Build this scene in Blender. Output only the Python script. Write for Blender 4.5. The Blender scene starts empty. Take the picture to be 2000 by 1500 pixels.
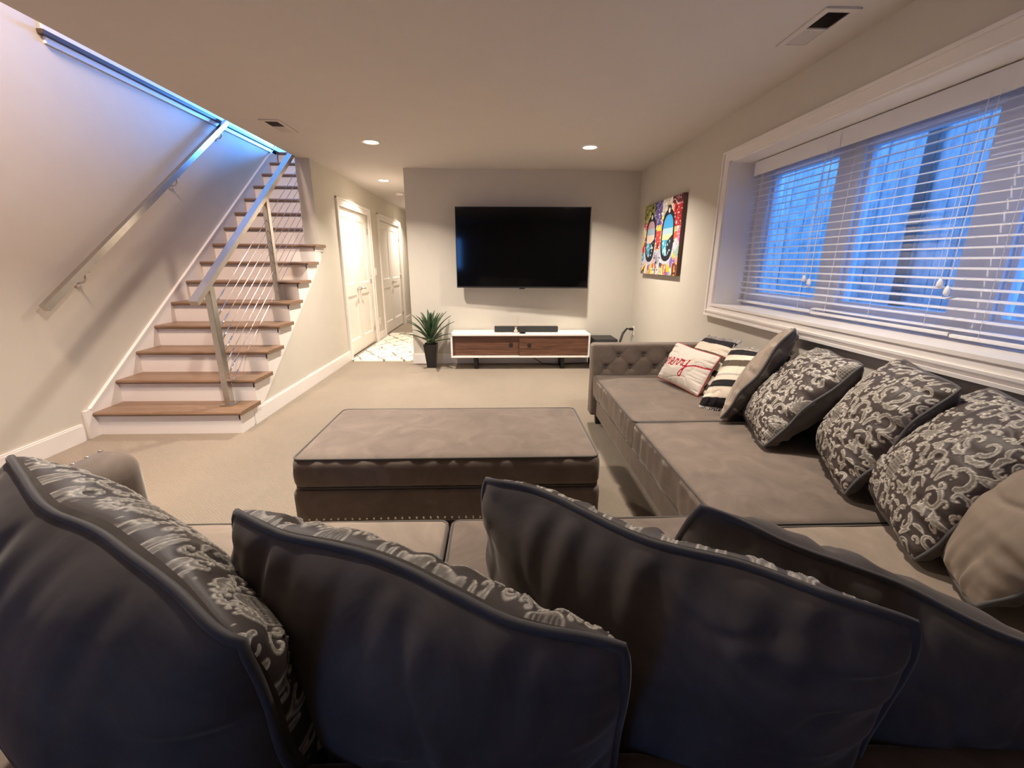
import bpy, bmesh, math, random
import numpy as np
from mathutils import Vector, Matrix

random.seed(7)
RNG = np.random.default_rng(7)
C = bpy.context.scene.collection
SC = bpy.context.scene

# ------------------------------------------------------------------ camera
F_PX = 841.93
def look(pitch, yaw, roll):
    pi, ya, ro = map(math.radians, (pitch, yaw, roll))
    f = Vector((math.sin(ya) * math.cos(pi), math.cos(ya) * math.cos(pi), math.sin(pi)))
    r0 = Vector((math.cos(ya), -math.sin(ya), 0)); u0 = r0.cross(f)
    r = r0 * math.cos(ro) + u0 * math.sin(ro)
    u = -r0 * math.sin(ro) + u0 * math.cos(ro)
    return Matrix((r, u, -f)).transposed()
cd = bpy.data.cameras.new('camera')
cam = bpy.data.objects.new('camera', cd); C.objects.link(cam)
cd.sensor_width = 36.0; cd.lens = F_PX / 2000 * 36; cd.clip_start = 0.02
cam.matrix_world = Matrix.Translation((0, 0, 1.3402)) @ look(-15.776, 2.061, 0.2626).to_4x4()
SC.camera = cam

# ------------------------------------------------------------------ world, lights, exposure
W = bpy.data.worlds.new('dusk'); SC.world = W; W.use_nodes = True
bg = W.node_tree.nodes['Background']
bg.inputs['Color'].default_value = (0.11, 0.36, 1.0, 1); bg.inputs['Strength'].default_value = 7

def area(name, loc, target, size, power, color, sy=None, spread=math.pi, disk=False):
    l = bpy.data.lights.new(name, 'AREA'); l.energy = power; l.color = color; l.spread = spread
    l.shape = 'DISK' if disk else 'RECTANGLE'; l.size = size
    if not disk: l.size_y = sy or size
    o = bpy.data.objects.new(name, l); C.objects.link(o)
    o.matrix_world = Matrix.Translation(loc) @ (Vector(target) - Vector(loc)).to_track_quat('-Z', 'Y').to_matrix().to_4x4()
    return o
WARM = (1.0, 0.88, 0.755)
DOWN_W = 30
DOWN = [(-1.19, 4.63, DOWN_W * 1.2), (0.93, 4.71, DOWN_W * 1.05), (-1.19, 2.15, DOWN_W * 1.15), (1.02, 2.05, DOWN_W * .6), (-1.58, 6.66, DOWN_W * .75), (-1.58, 9.6, DOWN_W * .6)]  # third lamp out of view, assumed from lit risers and sofa fronts
# unseen area lamps upstairs, assumed from blue and warm light on the stair wall
area('assumed_stair_dusk', (-1.9, 8.7, 3.22), (-3.18, 5.6, 2.7), 1.2, 340, (0.06, 0.30, 1.0), .55)  # assumed blue source, floating free
area('assumed_upstairs_lamp', (-2.5, 1.9, 4.3), (-3.15, 2.6, 2.2), 0.5, 120, (1.0, 0.72, 0.54))  # assumed warm source for the wall's near end; no fitting is built
SC.view_settings.view_transform = 'Standard'; SC.view_settings.look = 'None'
SC.view_settings.gamma = 1.0; SC.view_settings.use_curve_mapping = False
SC.view_settings.exposure = 0.54
SC.cycles.use_denoising = True
SC.cycles.max_bounces = 10; SC.cycles.diffuse_bounces = 6; SC.cycles.transparent_max_bounces = 16
SC.cycles.sample_clamp_indirect = 6.0
SC.cycles.caustics_reflective = False; SC.cycles.caustics_refractive = False

# ------------------------------------------------------------------ key dimensions (metres)
H = 2.44; D = 5.82; XR = 1.822; XL = -1.134; XH = -2.067; XW = -3.183
R_, T_, Y1 = 0.1908, 0.2661, 3.288
SEAT = 0.45

# ------------------------------------------------------------------ materials
def nt(name):
    m = bpy.data.materials.new(name); m.use_nodes = True
    t = m.node_tree; return m, t, t.nodes['Principled BSDF']
def link(t, a, b): t.links.new(a, b)
def noise(t, scale, detail=3, rough=.55, coord='Object', stretch=None, dist=0):
    tc = t.nodes.new('ShaderNodeTexCoord'); n = t.nodes.new('ShaderNodeTexNoise')
    n.inputs['Scale'].default_value = scale; n.inputs['Detail'].default_value = detail
    n.inputs['Roughness'].default_value = rough; n.inputs['Distortion'].default_value = dist
    if stretch:
        mp = t.nodes.new('ShaderNodeMapping'); mp.inputs['Scale'].default_value = stretch
        link(t, tc.outputs[coord], mp.inputs['Vector']); link(t, mp.outputs['Vector'], n.inputs['Vector'])
    else:
        link(t, tc.outputs[coord], n.inputs['Vector'])
    return n
def ramp(t, src, stops):
    r = t.nodes.new('ShaderNodeValToRGB'); e = r.color_ramp.elements
    while len(e) < len(stops): e.new(.5)
    for x, (p, c) in zip(e, stops): x.position = p; x.color = (*c, 1)
    link(t, src, r.inputs['Fac']); return r
def bump(t, b, src, strength, dist):
    n = t.nodes.new('ShaderNodeBump'); n.inputs['Strength'].default_value = strength; n.inputs['Distance'].default_value = dist
    link(t, src, n.inputs['Height']); link(t, n.outputs['Normal'], b.inputs['Normal']); return n
def plain(name, col, rough=.5, metal=0, var=.06, scale=6, bmp=0, bscale=300, spec=.5, sheen=0):
    m, t, b = nt(name)
    n = noise(t, scale)
    r = ramp(t, n.outputs['Fac'], [(.3, tuple(c * (1 - var) for c in col)), (.7, tuple(min(1, c * (1 + var)) for c in col))])
    link(t, r.outputs['Color'], b.inputs['Base Color'])
    b.inputs['Roughness'].default_value = rough; b.inputs['Metallic'].default_value = metal
    b.inputs['Specular IOR Level'].default_value = spec
    if sheen: b.inputs['Sheen Weight'].default_value = sheen; b.inputs['Sheen Roughness'].default_value = .4
    if bmp: bump(t, b, noise(t, bscale, 2).outputs['Fac'], bmp, .002)
    return m
def velvet(name, col, var=.22, sheen=.55):
    m, t, b = nt(name)
    n1 = noise(t, 5.5, 5, .62, dist=1.2)
    lo = tuple(c * (1 - var) for c in col); hi = tuple(c * (1 + var) for c in col)
    r = ramp(t, n1.outputs['Fac'], [(.32, lo), (.55, col), (.72, hi)])
    link(t, r.outputs['Color'], b.inputs['Base Color'])
    b.inputs['Roughness'].default_value = .72; b.inputs['Specular IOR Level'].default_value = .18
    b.inputs['Sheen Weight'].default_value = sheen; b.inputs['Sheen Roughness'].default_value = .35
    b.inputs['Sheen Tint'].default_value = (1.0, .93, .84, 1)
    bump(t, b, noise(t, 420, 2).outputs['Fac'], .12, .001)
    return m
def wood(name, c0, c1, c2, axis, rough=.4, scale=3.2):
    m, t, b = nt(name)
    st = [22, 22, 22]; st[axis] = 1.2
    n = noise(t, scale, 6, .6, stretch=st, dist=.6)
    r = ramp(t, n.outputs['Fac'], [(.3, c0), (.5, c1), (.72, c2)])
    link(t, r.outputs['Color'], b.inputs['Base Color']); b.inputs['Roughness'].default_value = rough
    bump(t, b, n.outputs['Fac'], .15, .001)
    return m
def attr_mat(name, rough=.6, spec=.3, sheen=0, bmp=0, bscale=500):
    m, t, b = nt(name)
    a = t.nodes.new('ShaderNodeAttribute'); a.attribute_name = 'paint'
    link(t, a.outputs['Color'], b.inputs['Base Color'])
    b.inputs['Roughness'].default_value = rough; b.inputs['Specular IOR Level'].default_value = spec
    if sheen: b.inputs['Sheen Weight'].default_value = sheen; b.inputs['Sheen Roughness'].default_value = .4
    if bmp: bump(t, b, noise(t, bscale, 2).outputs['Fac'], bmp, .002)
    return m
def emit(name, col, s):
    m, t, b = nt(name); b.inputs['Base Color'].default_value = (*col, 1)
    b.inputs['Emission Color'].default_value = (*col, 1); b.inputs['Emission Strength'].default_value = s
    return m

M = {}
M['wall'] = plain('greige_wall_paint', (.60, .56, .49), .75, var=.015, bmp=.06, bscale=180, spec=.25)
M['ceil'] = plain('matte_ceiling_paint', (.61, .565, .535), .9, var=.012, spec=.1)
M['trim'] = plain('white_trim_paint', (.80, .76, .73), .38, var=.01)
M['door'] = plain('white_door_paint', (.78, .74, .69), .4, var=.01)
M['dark_gap'] = plain('dark_gap', (.02, .018, .016), .8)
M['duct'] = plain('shaded_duct', (.09, .075, .065), .8)
M['velvet'] = velvet('taupe_velvet', (.160, .124, .101))
M['velvet_light'] = velvet('taupe_velvet_brushed', (.27, .217, .172), .16)
M['velvet_gray'] = velvet('grey_velvet', (.118, .103, .093), .28, .3)
M['piping'] = plain('velvet_piping', (.075, .062, .052), .7, sheen=.3)
M['piping_gray'] = plain('grey_velvet_piping', (.07, .066, .068), .7, sheen=.3)
M['walnut'] = wood('walnut_veneer', (.065, .028, .016), (.125, .056, .033), (.19, .092, .056), 0)
M['knob'] = plain('dark_knob', (.022, .010, .008), .5)
M['oak'] = wood('brown_oak_tread', (.135, .078, .045), (.20, .122, .074), (.27, .17, .105), 0, .38)
M['white_lacquer'] = plain('white_lacquer', (.84, .81, .76), .35, var=.01)
M['black_metal'] = plain('black_metal', (.012, .012, .013), .45)
M['black_plastic'] = plain('black_plastic', (.014, .014, .015), .5)
M['grille'] = plain('speaker_cloth', (.03, .03, .03), .85, bmp=.3, bscale=700)
M['steel'] = plain('brushed_steel', (.56, .53, .50), .22, 1, var=.05, scale=20)
M['chrome'] = plain('polished_chrome', (.66, .63, .60), .12, 1, var=.02)
M['nail'] = plain('nickel_nailhead', (.62, .58, .52), .2, 1)
M['slat'] = plain('white_blind_slat', (.74, .74, .78), .4, var=.01)
M['vinyl'] = plain('white_vinyl_frame', (.72, .73, .78), .4, var=.01)
M['cord'] = plain('white_cord', (.78, .78, .80), .7)
M['leaf'] = plain('green_agave_leaf', (.035, .075, .028), .42, var=.35, scale=14)
M['pot'] = plain('black_glazed_pot', (.010, .010, .011), .3)
M['soil'] = plain('dark_moss', (.045, .045, .02), .9, var=.4, scale=60)
M['screen'] = plain('dark_glass_screen', (.0012, .0012, .0015), .07, var=0, spec=.35)
M['gravel'] = plain('blue_gravel', (.25, .25, .27), .9, var=.4, scale=40, bmp=.8, bscale=60)
M['cream'] = attr_mat('printed_cotton', .85, .15)
M['art'] = attr_mat('painted_canvas', .6, .25)
M['damask'] = attr_mat('damask_weave', .5, .35, .06, .2, 900)
M['rug'] = attr_mat('shag_rug_wool', .95, .05, 0, .5, 160)
M['fringe'] = plain('grey_fringe', (.42, .39, .38), .9, var=.2, scale=30)
M['lens'] = emit('lit_lamp_lens', (1.0, .86, .66), 14)
M['glass_bottle'] = plain('frosted_bottle', (.55, .48, .42), .2)
M['reed'] = plain('reed_stick', (.55, .42, .30), .7)

def carpet():
    m, t, b = nt('loop_pile_carpet')
    tc = t.nodes.new('ShaderNodeTexCoord')
    mp = t.nodes.new('ShaderNodeMapping'); mp.inputs['Rotation'].default_value = (0, 0, math.radians(38))
    link(t, tc.outputs['Object'], mp.inputs['Vector'])
    w1 = t.nodes.new('ShaderNodeTexWave'); w1.inputs['Scale'].default_value = 34; w1.inputs['Distortion'].default_value = 3.5
    w1.inputs['Detail'].default_value = 2; w1.inputs['Detail Scale'].default_value = 6; w1.bands_direction = 'X'
    w2 = t.nodes.new('ShaderNodeTexWave'); w2.inputs['Scale'].default_value = 22; w2.inputs['Distortion'].default_value = 3.5
    w2.inputs['Detail'].default_value = 2; w2.inputs['Detail Scale'].default_value = 6; w2.bands_direction = 'Y'
    link(t, mp.outputs['Vector'], w1.inputs['Vector']); link(t, mp.outputs['Vector'], w2.inputs['Vector'])
    mu = t.nodes.new('ShaderNodeMath'); mu.operation = 'MULTIPLY'
    link(t, w1.outputs['Fac'], mu.inputs[0]); link(t, w2.outputs['Fac'], mu.inputs[1])
    n = noise(t, 1.6, 4, .6)
    ad = t.nodes.new('ShaderNodeMath'); ad.operation = 'MULTIPLY_ADD'
    link(t, n.outputs['Fac'], ad.inputs[0]); ad.inputs[1].default_value = 1.0; link(t, mu.outputs[0], ad.inputs[2])
    r = ramp(t, ad.outputs[0], [(.2, (.235, .190, .142)), (.6, (.275, .226, .174)), (1.0, (.31, .258, .20))])
    link(t, r.outputs['Color'], b.inputs['Base Color'])
    b.inputs['Roughness'].default_value = .95; b.inputs['Specular IOR Level'].default_value = .08
    b.inputs['Sheen Weight'].default_value = .15
    bump(t, b, mu.outputs[0], .7, .006)
    return m
M['carpet'] = carpet()
def glass():
    m = bpy.data.materials.new('window_glass'); m.use_nodes = True; t = m.node_tree; t.nodes.clear()
    o = t.nodes.new('ShaderNodeOutputMaterial'); mx = t.nodes.new('ShaderNodeMixShader')
    tr = t.nodes.new('ShaderNodeBsdfTransparent'); gl = t.nodes.new('ShaderNodeBsdfGlossy')
    gl.inputs['Roughness'].default_value = .02; tr.inputs['Color'].default_value = (.93, .96, .98, 1)
    lw = t.nodes.new('ShaderNodeLayerWeight'); lw.inputs['Blend'].default_value = .5
    pw = t.nodes.new('ShaderNodeMath'); pw.operation = 'POWER'; pw.inputs[1].default_value = 4
    ma = t.nodes.new('ShaderNodeMath'); ma.operation = 'MULTIPLY_ADD'; ma.inputs[1].default_value = .6; ma.inputs[2].default_value = .035
    link(t, lw.outputs['Facing'], pw.inputs[0]); link(t, pw.outputs[0], ma.inputs[0]); link(t, ma.outputs[0], mx.inputs['Fac']); link(t, tr.outputs[0], mx.inputs[1]); link(t, gl.outputs[0], mx.inputs[2])
    link(t, mx.outputs[0], o.inputs['Surface']); return m
M['glass'] = glass()
def planks():
    m, t, b = nt('weathered_fence_board')
    n = noise(t, 2.4, 6, .65, stretch=(9, 9, 1.1), dist=.5)
    n2 = noise(t, 9, 3, .6)
    mx = t.nodes.new('ShaderNodeMath'); mx.operation = 'MULTIPLY'
    link(t, n.outputs['Fac'], mx.inputs[0]); link(t, n2.outputs['Fac'], mx.inputs[1])
    r = ramp(t, mx.outputs[0], [(.1, (.22, .22, .23)), (.26, (.42, .42, .44)), (.45, (.58, .58, .60))])
    link(t, r.outputs['Color'], b.inputs['Base Color']); b.inputs['Roughness'].default_value = .9
    bump(t, b, n.outputs['Fac'], .4, .004); return m
M['plank'] = planks()
M['rust'] = plain('brown_steel_post', (.10, .055, .05), .7, var=.2)

# ------------------------------------------------------------------ mesh helpers
def mesh_obj(name, verts, faces, mat, parent=None, smooth=False):
    me = bpy.data.meshes.new(name); me.from_pydata([tuple(v) for v in verts], [], [tuple(f) for f in faces]); me.update()
    if mat: me.materials.append(mat)
    if smooth: me.polygons.foreach_set('use_smooth', [True] * len(me.polygons))
    o = bpy.data.objects.new(name, me); C.objects.link(o)
    if parent: attach(o, parent)
    return o
def attach(o, parent):
    o.parent = parent
    bpy_m = parent.get('_loc')
    o.matrix_parent_inverse = parent_world(parent).inverted()
def parent_world(p):
    m = Matrix.LocRotScale(p.location, p.rotation_euler, p.scale)
    if p.parent: m = parent_world(p.parent) @ p.matrix_parent_inverse @ m
    return m
class MB:
    def __init__(s): s.v = []; s.f = []
    def add(s, v, f):
        k = len(s.v); s.v += [tuple(x) for x in v]; s.f += [tuple(i + k for i in q) for q in f]; return s
    def box(s, x0, x1, y0, y1, z0, z1, bev=0):
        if bev <= 0:
            v = [(x, y, z) for x in (x0, x1) for y in (y0, y1) for z in (z0, z1)]
            return s.add(v, [(0, 1, 3, 2), (4, 6, 7, 5), (0, 4, 5, 1), (2, 3, 7, 6), (0, 2, 6, 4), (1, 5, 7, 3)])
        bm = bmesh.new(); bmesh.ops.create_cube(bm, size=1)
        for q in bm.verts: q.co = Vector(((x0 + x1) / 2 + q.co.x * (x1 - x0), (y0 + y1) / 2 + q.co.y * (y1 - y0), (z0 + z1) / 2 + q.co.z * (z1 - z0)))
        bmesh.ops.bevel(bm, geom=bm.edges[:], offset=bev, segments=2, profile=.6, affect='EDGES')
        bm.verts.index_update(); s.add([q.co for q in bm.verts], [[q.index for q in f.verts] for f in bm.faces]); bm.free(); return s
    def prism(s, pts, axis, a, b):
        """polygon pts (2D) extruded along axis from a to b; order of the other axes kept"""
        def P(p, w):
            q = list(p); q.insert(axis, w); return q
        n = len(pts)
        v = [P(p, a) for p in pts] + [P(p, b) for p in pts]
        f = [tuple(range(n)), tuple(range(2 * n - 1, n - 1, -1))] + [(i, i + n, (i + 1) % n + n, (i + 1) % n) for i in range(n)]
        return s.add(v, f)
    def tube(s, pts, r, n=8, closed=False, caps=True):
        pts = [Vector(p) for p in pts]; m = len(pts); rr = r if hasattr(r, '__len__') else [r] * m
        up = None; rings = []
        for i, p in enumerate(pts):
            a = pts[i - 1] if (i > 0 or closed) else p; b = pts[(i + 1) % m] if (i < m - 1 or closed) else p
            t = (b - a).normalized()
            if up is None:
                up = Vector((0, 0, 1)) if abs(t.z) < .9 else Vector((1, 0, 0))
            e = (up - t * up.dot(t)); e = e.normalized() if e.length > 1e-6 else t.orthogonal().normalized()
            up = e; g = t.cross(e)
            rings.append([p + (e * math.cos(2 * math.pi * k / n) + g * math.sin(2 * math.pi * k / n)) * rr[i] for k in range(n)])
        v = [q for ring in rings for q in ring]; f = []
        for i in range(m if closed else m - 1):
            j = (i + 1) % m
            for k in range(n): f.append((i * n + k, i * n + (k + 1) % n, j * n + (k + 1) % n, j * n + k))
        if not closed and caps: f += [tuple(range(n - 1, -1, -1)), tuple((m - 1) * n + k for k in range(n))]
        return s.add(v, f)
    def bar(s, a, b, w, h, up=(0, 0, 1)):
        """rectangular bar from a to b, w across, h along up"""
        a, b = Vector(a), Vector(b); t = (b - a).normalized(); u = Vector(up); u = (u - t * u.dot(t)).normalized(); g = t.cross(u)
        v = [p + g * (sx * w / 2) + u * (sz * h / 2) for p in (a, b) for sx, sz in ((-1, -1), (1, -1), (1, 1), (-1, 1))]
        return s.add(v, [(3, 2, 1, 0), (4, 5, 6, 7)] + [(i, (i + 1) % 4, (i + 1) % 4 + 4, i + 4) for i in range(4)])
    def lathe(s, c, prof, n=24):
        v = [(c[0] + r * math.cos(2 * math.pi * k / n), c[1] + r * math.sin(2 * math.pi * k / n), c[2] + z) for r, z in prof for k in range(n)]
        f = [(i * n + k, i * n + (k + 1) % n, (i + 1) * n + (k + 1) % n, (i + 1) * n + k) for i in range(len(prof) - 1) for k in range(n)]
        f += [tuple(range(n - 1, -1, -1)), tuple((len(prof) - 1) * n + k for k in range(n))]
        return s.add(v, f)
    def build(s, name, mat, parent=None, smooth=False): return mesh_obj(name, s.v, s.f, mat, parent, smooth)

def tag(o, label=None, cat=None, group=None, kind=None):
    if label: o['label'] = label
    if cat: o['category'] = cat
    if group: o['group'] = group
    if kind: o['kind'] = kind
    return o
def thing(name, loc, label, cat, group=None):
    o = bpy.data.objects.new(name, None); C.objects.link(o); o.location = loc; o.empty_display_size = .1
    return tag(o, label, cat, group)
def struct(name, mb, mat, label=None):
    return tag(mb.build(name, mat), label, None, None, 'structure')
def holder(name, loc, label):
    o = bpy.data.objects.new(name, None); C.objects.link(o); o.location = loc; o.empty_display_size = .1
    return tag(o, label, None, None, 'structure')
def copy_tree(o, parent=None):
    c = o.copy(); C.objects.link(c)
    if parent is not None: c.parent = parent
    for ch in list(o.children): copy_tree(ch, c)
    return c

def grid_mesh(name, P, mat, parent=None, colors=None, flip=False, smooth=True):
    """P: (n, m, 3) array -> one quad grid mesh, optional per-vertex colours"""
    n, m, _ = P.shape
    me = bpy.data.meshes.new(name)
    idx = np.arange(n * m).reshape(n, m)
    q = np.stack([idx[:-1, :-1], idx[1:, :-1], idx[1:, 1:], idx[:-1, 1:]], -1).reshape(-1, 4)
    if flip: q = q[:, ::-1]
    me.vertices.add(n * m); me.vertices.foreach_set('co', P.reshape(-1).astype(np.float32))
    k = len(q); me.loops.add(4 * k); me.loops.foreach_set('vertex_index', q.reshape(-1).astype(np.int32))
    me.polygons.add(k); me.polygons.foreach_set('loop_start', (np.arange(k) * 4).astype(np.int32))
    me.polygons.foreach_set('use_smooth', np.full(k, smooth))
    me.update(calc_edges=True)
    if colors is not None:
        a = me.color_attributes.new('paint', 'FLOAT_COLOR', 'POINT')
        rgba = np.ones((n * m, 4), np.float32); rgba[:, :3] = colors.reshape(-1, 3); a.data.foreach_set('color', rgba.reshape(-1))
    me.materials.append(mat)
    o = bpy.data.objects.new(name, me); C.objects.link(o)
    if parent: attach(o, parent)
    return o

def vnoise(x, y, seed=0):
    """smooth value noise on arrays, about -1..1"""
    r = np.random.default_rng(seed).uniform(-1, 1, (64, 64))
    xi = np.floor(x).astype(int); yi = np.floor(y).astype(int); fx = x - xi; fy = y - yi
    fx = fx * fx * (3 - 2 * fx); fy = fy * fy * (3 - 2 * fy)
    g = lambda a, b: r[a % 64, b % 64]
    return (g(xi, yi) * (1 - fx) + g(xi + 1, yi) * fx) * (1 - fy) + (g(xi, yi + 1) * (1 - fx) + g(xi + 1, yi + 1) * fx) * fy

def soft_box(name, mat, parent, x0, x1, y0, y1, z0, z1, r, n=(24, 24, 8), disp=None):
    """rounded upholstered block, welded, with disp(P, N) -> P"""
    size = np.array([x1 - x0, y1 - y0, z1 - z0]); c = np.array([(x0 + x1) / 2, (y0 + y1) / 2, (z0 + z1) / 2])
    h = size / 2; V = []; F = []; key = {}
    ts = [np.linspace(-1, 1, k + 1) for k in n]
    ts = [np.sign(t) * (1 - (1 - np.abs(t)) ** 1.25) for t in ts]
    for ax in range(3):
        a, b = (ax + 1) % 3, (ax + 2) % 3
        for sg in (-1, 1):
            ids = np.zeros((len(ts[a]), len(ts[b])), int)
            for i, ta in enumerate(ts[a]):
                for j, tb in enumerate(ts[b]):
                    p = [0, 0, 0]; p[ax] = sg; p[a] = ta; p[b] = tb
                    k = tuple(round(q, 5) for q in p)
                    if k not in key: key[k] = len(V); V.append(p)
                    ids[i, j] = key[k]
            for i in range(len(ts[a]) - 1):
                for j in range(len(ts[b]) - 1):
                    q = (ids[i, j], ids[i + 1, j], ids[i + 1, j + 1], ids[i, j + 1])
                    F.append(q if sg > 0 else q[::-1])
    P = np.array(V) * h
    inner = np.clip(P, -(h - r), h - r); d = P - inner; L = np.linalg.norm(d, axis=1, keepdims=True); L[L == 0] = 1
    N = d / L; P = inner + N * r + c
    if disp is not None: P = disp(P, N)
    return mesh_obj(name, P, F, mat, parent, True)

def rect_loop(x0, x1, y0, y1, z, r=.03, k=5, zf=None):
    pts = []
    for cx, cy, a0 in ((x1 - r, y1 - r, 0), (x0 + r, y1 - r, 90), (x0 + r, y0 + r, 180), (x1 - r, y0 + r, 270)):
        for i in range(k + 1):
            a = math.radians(a0 + 90 * i / k); pts.append((cx + r * math.cos(a), cy + r * math.sin(a)))
    out = []
    for i, p in enumerate(pts):                                    # subdivide straight runs
        q = pts[(i + 1) % len(pts)]; L = math.dist(p, q); s = max(1, int(L / .05))
        for j in range(s): out.append((p[0] + (q[0] - p[0]) * j / s, p[1] + (q[1] - p[1]) * j / s))
    return [(x, y, z + (zf(x, y) if zf else 0)) for x, y in out]

# ================================================================== SETTING
YB = -2.6
struct('floor', MB().box(XW - .1, XR + .3, YB - .1, 12.6, -.1, 0), M['carpet'], 'beige loop pile carpet floor')
XC = -2.19                                                         # edge of the ceiling at the stairwell
XS = -2.23                                                         # stair-side face of the stair wall
cl = MB()
cl.box(XC, XR + .1, YB - .1, 5.34, H, H + .40); cl.box(XS, XR + .1, 5.34, 12.6, H, H + .40)
cl.box(XW - .1, XS, 7.05, 12.6, H, 2.83)
cl.box(XW - .1, XS, YB - .1, .6, H, H + .40)
struct('ceiling', cl, M['ceil'], 'flat painted ceiling open over the staircase')
struct('wall_left', MB().box(XW - .1, XW, YB - .1, 12.6, 0, 5.4), M['wall'], 'greige wall along the staircase')
WRX0, WRX1, WRZ0, WRZ1 = -2.86, -1.96, 1.10, 2.08  # unseen window opening, added so blue dusk sky fills the pillow backs
wb = MB(); wb.box(XW - .1, WRX0, YB - .1, YB, 0, 5.4); wb.box(WRX1, XR + .1, YB - .1, YB, 0, 5.4)
wb.box(WRX0, WRX1, YB - .1, YB, 0, WRZ0); wb.box(WRX0, WRX1, YB - .1, YB, WRZ1, 5.4)
struct('wall_rear', wb, M['wall'], 'wall behind the seating area')
w2 = holder('fill_window', (-2.4, YB, WRZ0), 'added unseen window behind the seating area, dusk fill for the pillow backs')
f2 = MB(); f2.box(WRX0, WRX0 + .05, YB - .08, YB + .01, WRZ0, WRZ1); f2.box(WRX1 - .05, WRX1, YB - .08, YB + .01, WRZ0, WRZ1)
f2.box(WRX0, WRX1, YB - .08, YB + .01, WRZ0, WRZ0 + .05); f2.box(WRX0, WRX1, YB - .08, YB + .01, WRZ1 - .05, WRZ1); f2.box(-2.42, -2.38, YB - .07, YB, WRZ0, WRZ1)
f2.build('window_frame', M['vinyl'], w2)
for a_, e_ in ((WRX0 + .05, -2.42), (-2.38, WRX1 - .05)): MB().box(a_, e_, YB - .05, YB - .044, WRZ0 + .05, WRZ1 - .05).build('pane', M['glass'], w2)
struct('wall_back', MB().box(XL, XR + .1, D, D + .14, 0, H), M['wall'], 'greige wall behind the television')
hw = MB(); ZO = 2.05
DO1, DO2 = (6.13, 7.46), (8.13, 9.76)
hw.box(XS, XH, 5.35, DO1[0], 0, H); hw.box(XS, XH, DO1[0], DO1[1], ZO, H); hw.box(XS, XH, DO1[1], DO2[0], 0, H)
hw.box(XS, XH, DO2[0], DO2[1], ZO, H); hw.box(XS, XH, DO2[1], 12.6, 0, H)
hw.prism([(3.50, 0), (5.35, 0), (5.35, 1.36)], 0, XS + .06, XH)
struct('wall_hall', hw, M['wall'], 'greige hallway wall beside and under the stairs')
struct('wall_hall_inner', MB().box(XL, XL + .14, D + .14, 12.6, 0, H), M['wall'])
struct('wall_hall_end', MB().box(XW - .1, XL + .2, 12.5, 12.6, 0, 5.4), M['wall'])
WY0, WY1, WZ0, WZ1 = .93, 3.62, 1.01, 2.10
wr = MB()
wr.box(XR, XR + .32, YB - .1, WY0, 0, H); wr.box(XR, XR + .32, WY1, D + .14, 0, H)
wr.box(XR, XR + .32, WY0, WY1, 0, WZ0); wr.box(XR, XR + .32, WY0, WY1, WZ1, H)
struct('wall_right', wr, M['wall'], 'greige wall with the wide window')
# upper storey shell round the stairwell
up = MB(); up.box(XW - .1, .2, YB - .1, 12.6, 5.3, 5.4); up.box(.1, .2, YB, 12.6, 2.84, 5.3)
struct('wall_upper', up, M['wall'])

# baseboards
def base(name, mb): return struct(name, mb, M['trim'])
def bb(mb, x0, x1, y0, y1, h=.134):
    mb.box(x0, x1, y0, y1, 0, h - .012); 
    dx = .004 if x1 - x0 < y1 - y0 else 0; dy = .004 if dx == 0 else 0
    mb.box(x0 + (dx if x0 > 0 else 0), x1 - (dx if x0 < 0 else 0), y0 + dy, y1, h - .012, h)
    return mb
base('baseboard_left', bb(MB(), XW, XW + .016, YB, 3.20))
base('baseboard_back', bb(MB(), XL, XR, D - .016, D))
b = bb(MB(), XH, XH + .016, 3.52, DO1[0] - .09); bb(b, XH, XH + .016, DO1[1] + .09, DO2[0] - .09); bb(b, XH, XH + .016, DO2[1] + .09, 12.5)
base('baseboard_hall', b)
base('baseboard_hall_inner', bb(MB(), XL - .016, XL, D + .0, 12.5))
base('baseboard_right', MB().box(XR - .016, XR, 3.7, D - .02, 0, .134))

# window: casing, reveal, frames, panes
win = holder('window_1', (XR, 2.27, WZ0), 'wide three-light window in a deep white reveal')
cs = MB(); cw = .075
for (y0, y1, z0, z1) in ((WY1, WY1 + cw, WZ0 - .085, WZ1 + .068), (WY0 - cw, WY0, WZ0 - .085, WZ1 + .068), (WY0, WY1, WZ1, WZ1 + .068), (WY0, WY1, WZ0 - .085, WZ0)):
    cs.box(XR - .018, XR, y0, y1, z0, z1)
cs.box(XR - .027, XR, WY0 - cw - .012, WY1 + cw + .012, WZ1 + .058, WZ1 + .075)
cs.box(XR - .027, XR, WY1 + cw - .006, WY1 + cw + .012, WZ0 - .085, WZ1 + .06); cs.box(XR - .027, XR, WY0 - cw - .012, WY0 - cw + .006, WZ0 - .085, WZ1 + .06)
cs.box(XR - .030, XR, WY0 - cw - .012, WY1 + cw + .012, WZ0 - .062, WZ0 - .050)
cs.box(XR - .034, XR, WY0 - cw - .012, WY1 + cw + .012, WZ0 - .097, WZ0 - .082)
cs.build('window_casing', M['trim'], win)
MB().box(XR - .024, XR + .30, WY0, WY1, WZ0 - .014, WZ0 + .004).build('window_sill', M['trim'], win)
rv = MB(); rv.box(XR - .003, XR + .30, WY1 - .012, WY1, WZ0, WZ1); rv.box(XR - .003, XR + .30, WY0, WY0 + .012, WZ0, WZ1); rv.box(XR - .003, XR + .30, WY0, WY1, WZ1 - .012, WZ1)
rv.build('reveal', M['trim'], win)
GX = XR + .275
fr = MB()
panes = [(2.79, 3.46), (1.92, 2.60), (1.07, 1.745)]
fr.box(GX - .03, GX + .05, WY0, WY1, WZ0, 1.095); fr.box(GX - .03, GX + .05, WY0, WY1, 1.995, WZ1)
for y0, y1 in ((3.46, WY1), (2.60, 2.79), (1.745, 1.92), (WY0, 1.07)): fr.box(GX - .03, GX + .05, y0, y1, 1.095, 1.995)
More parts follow.
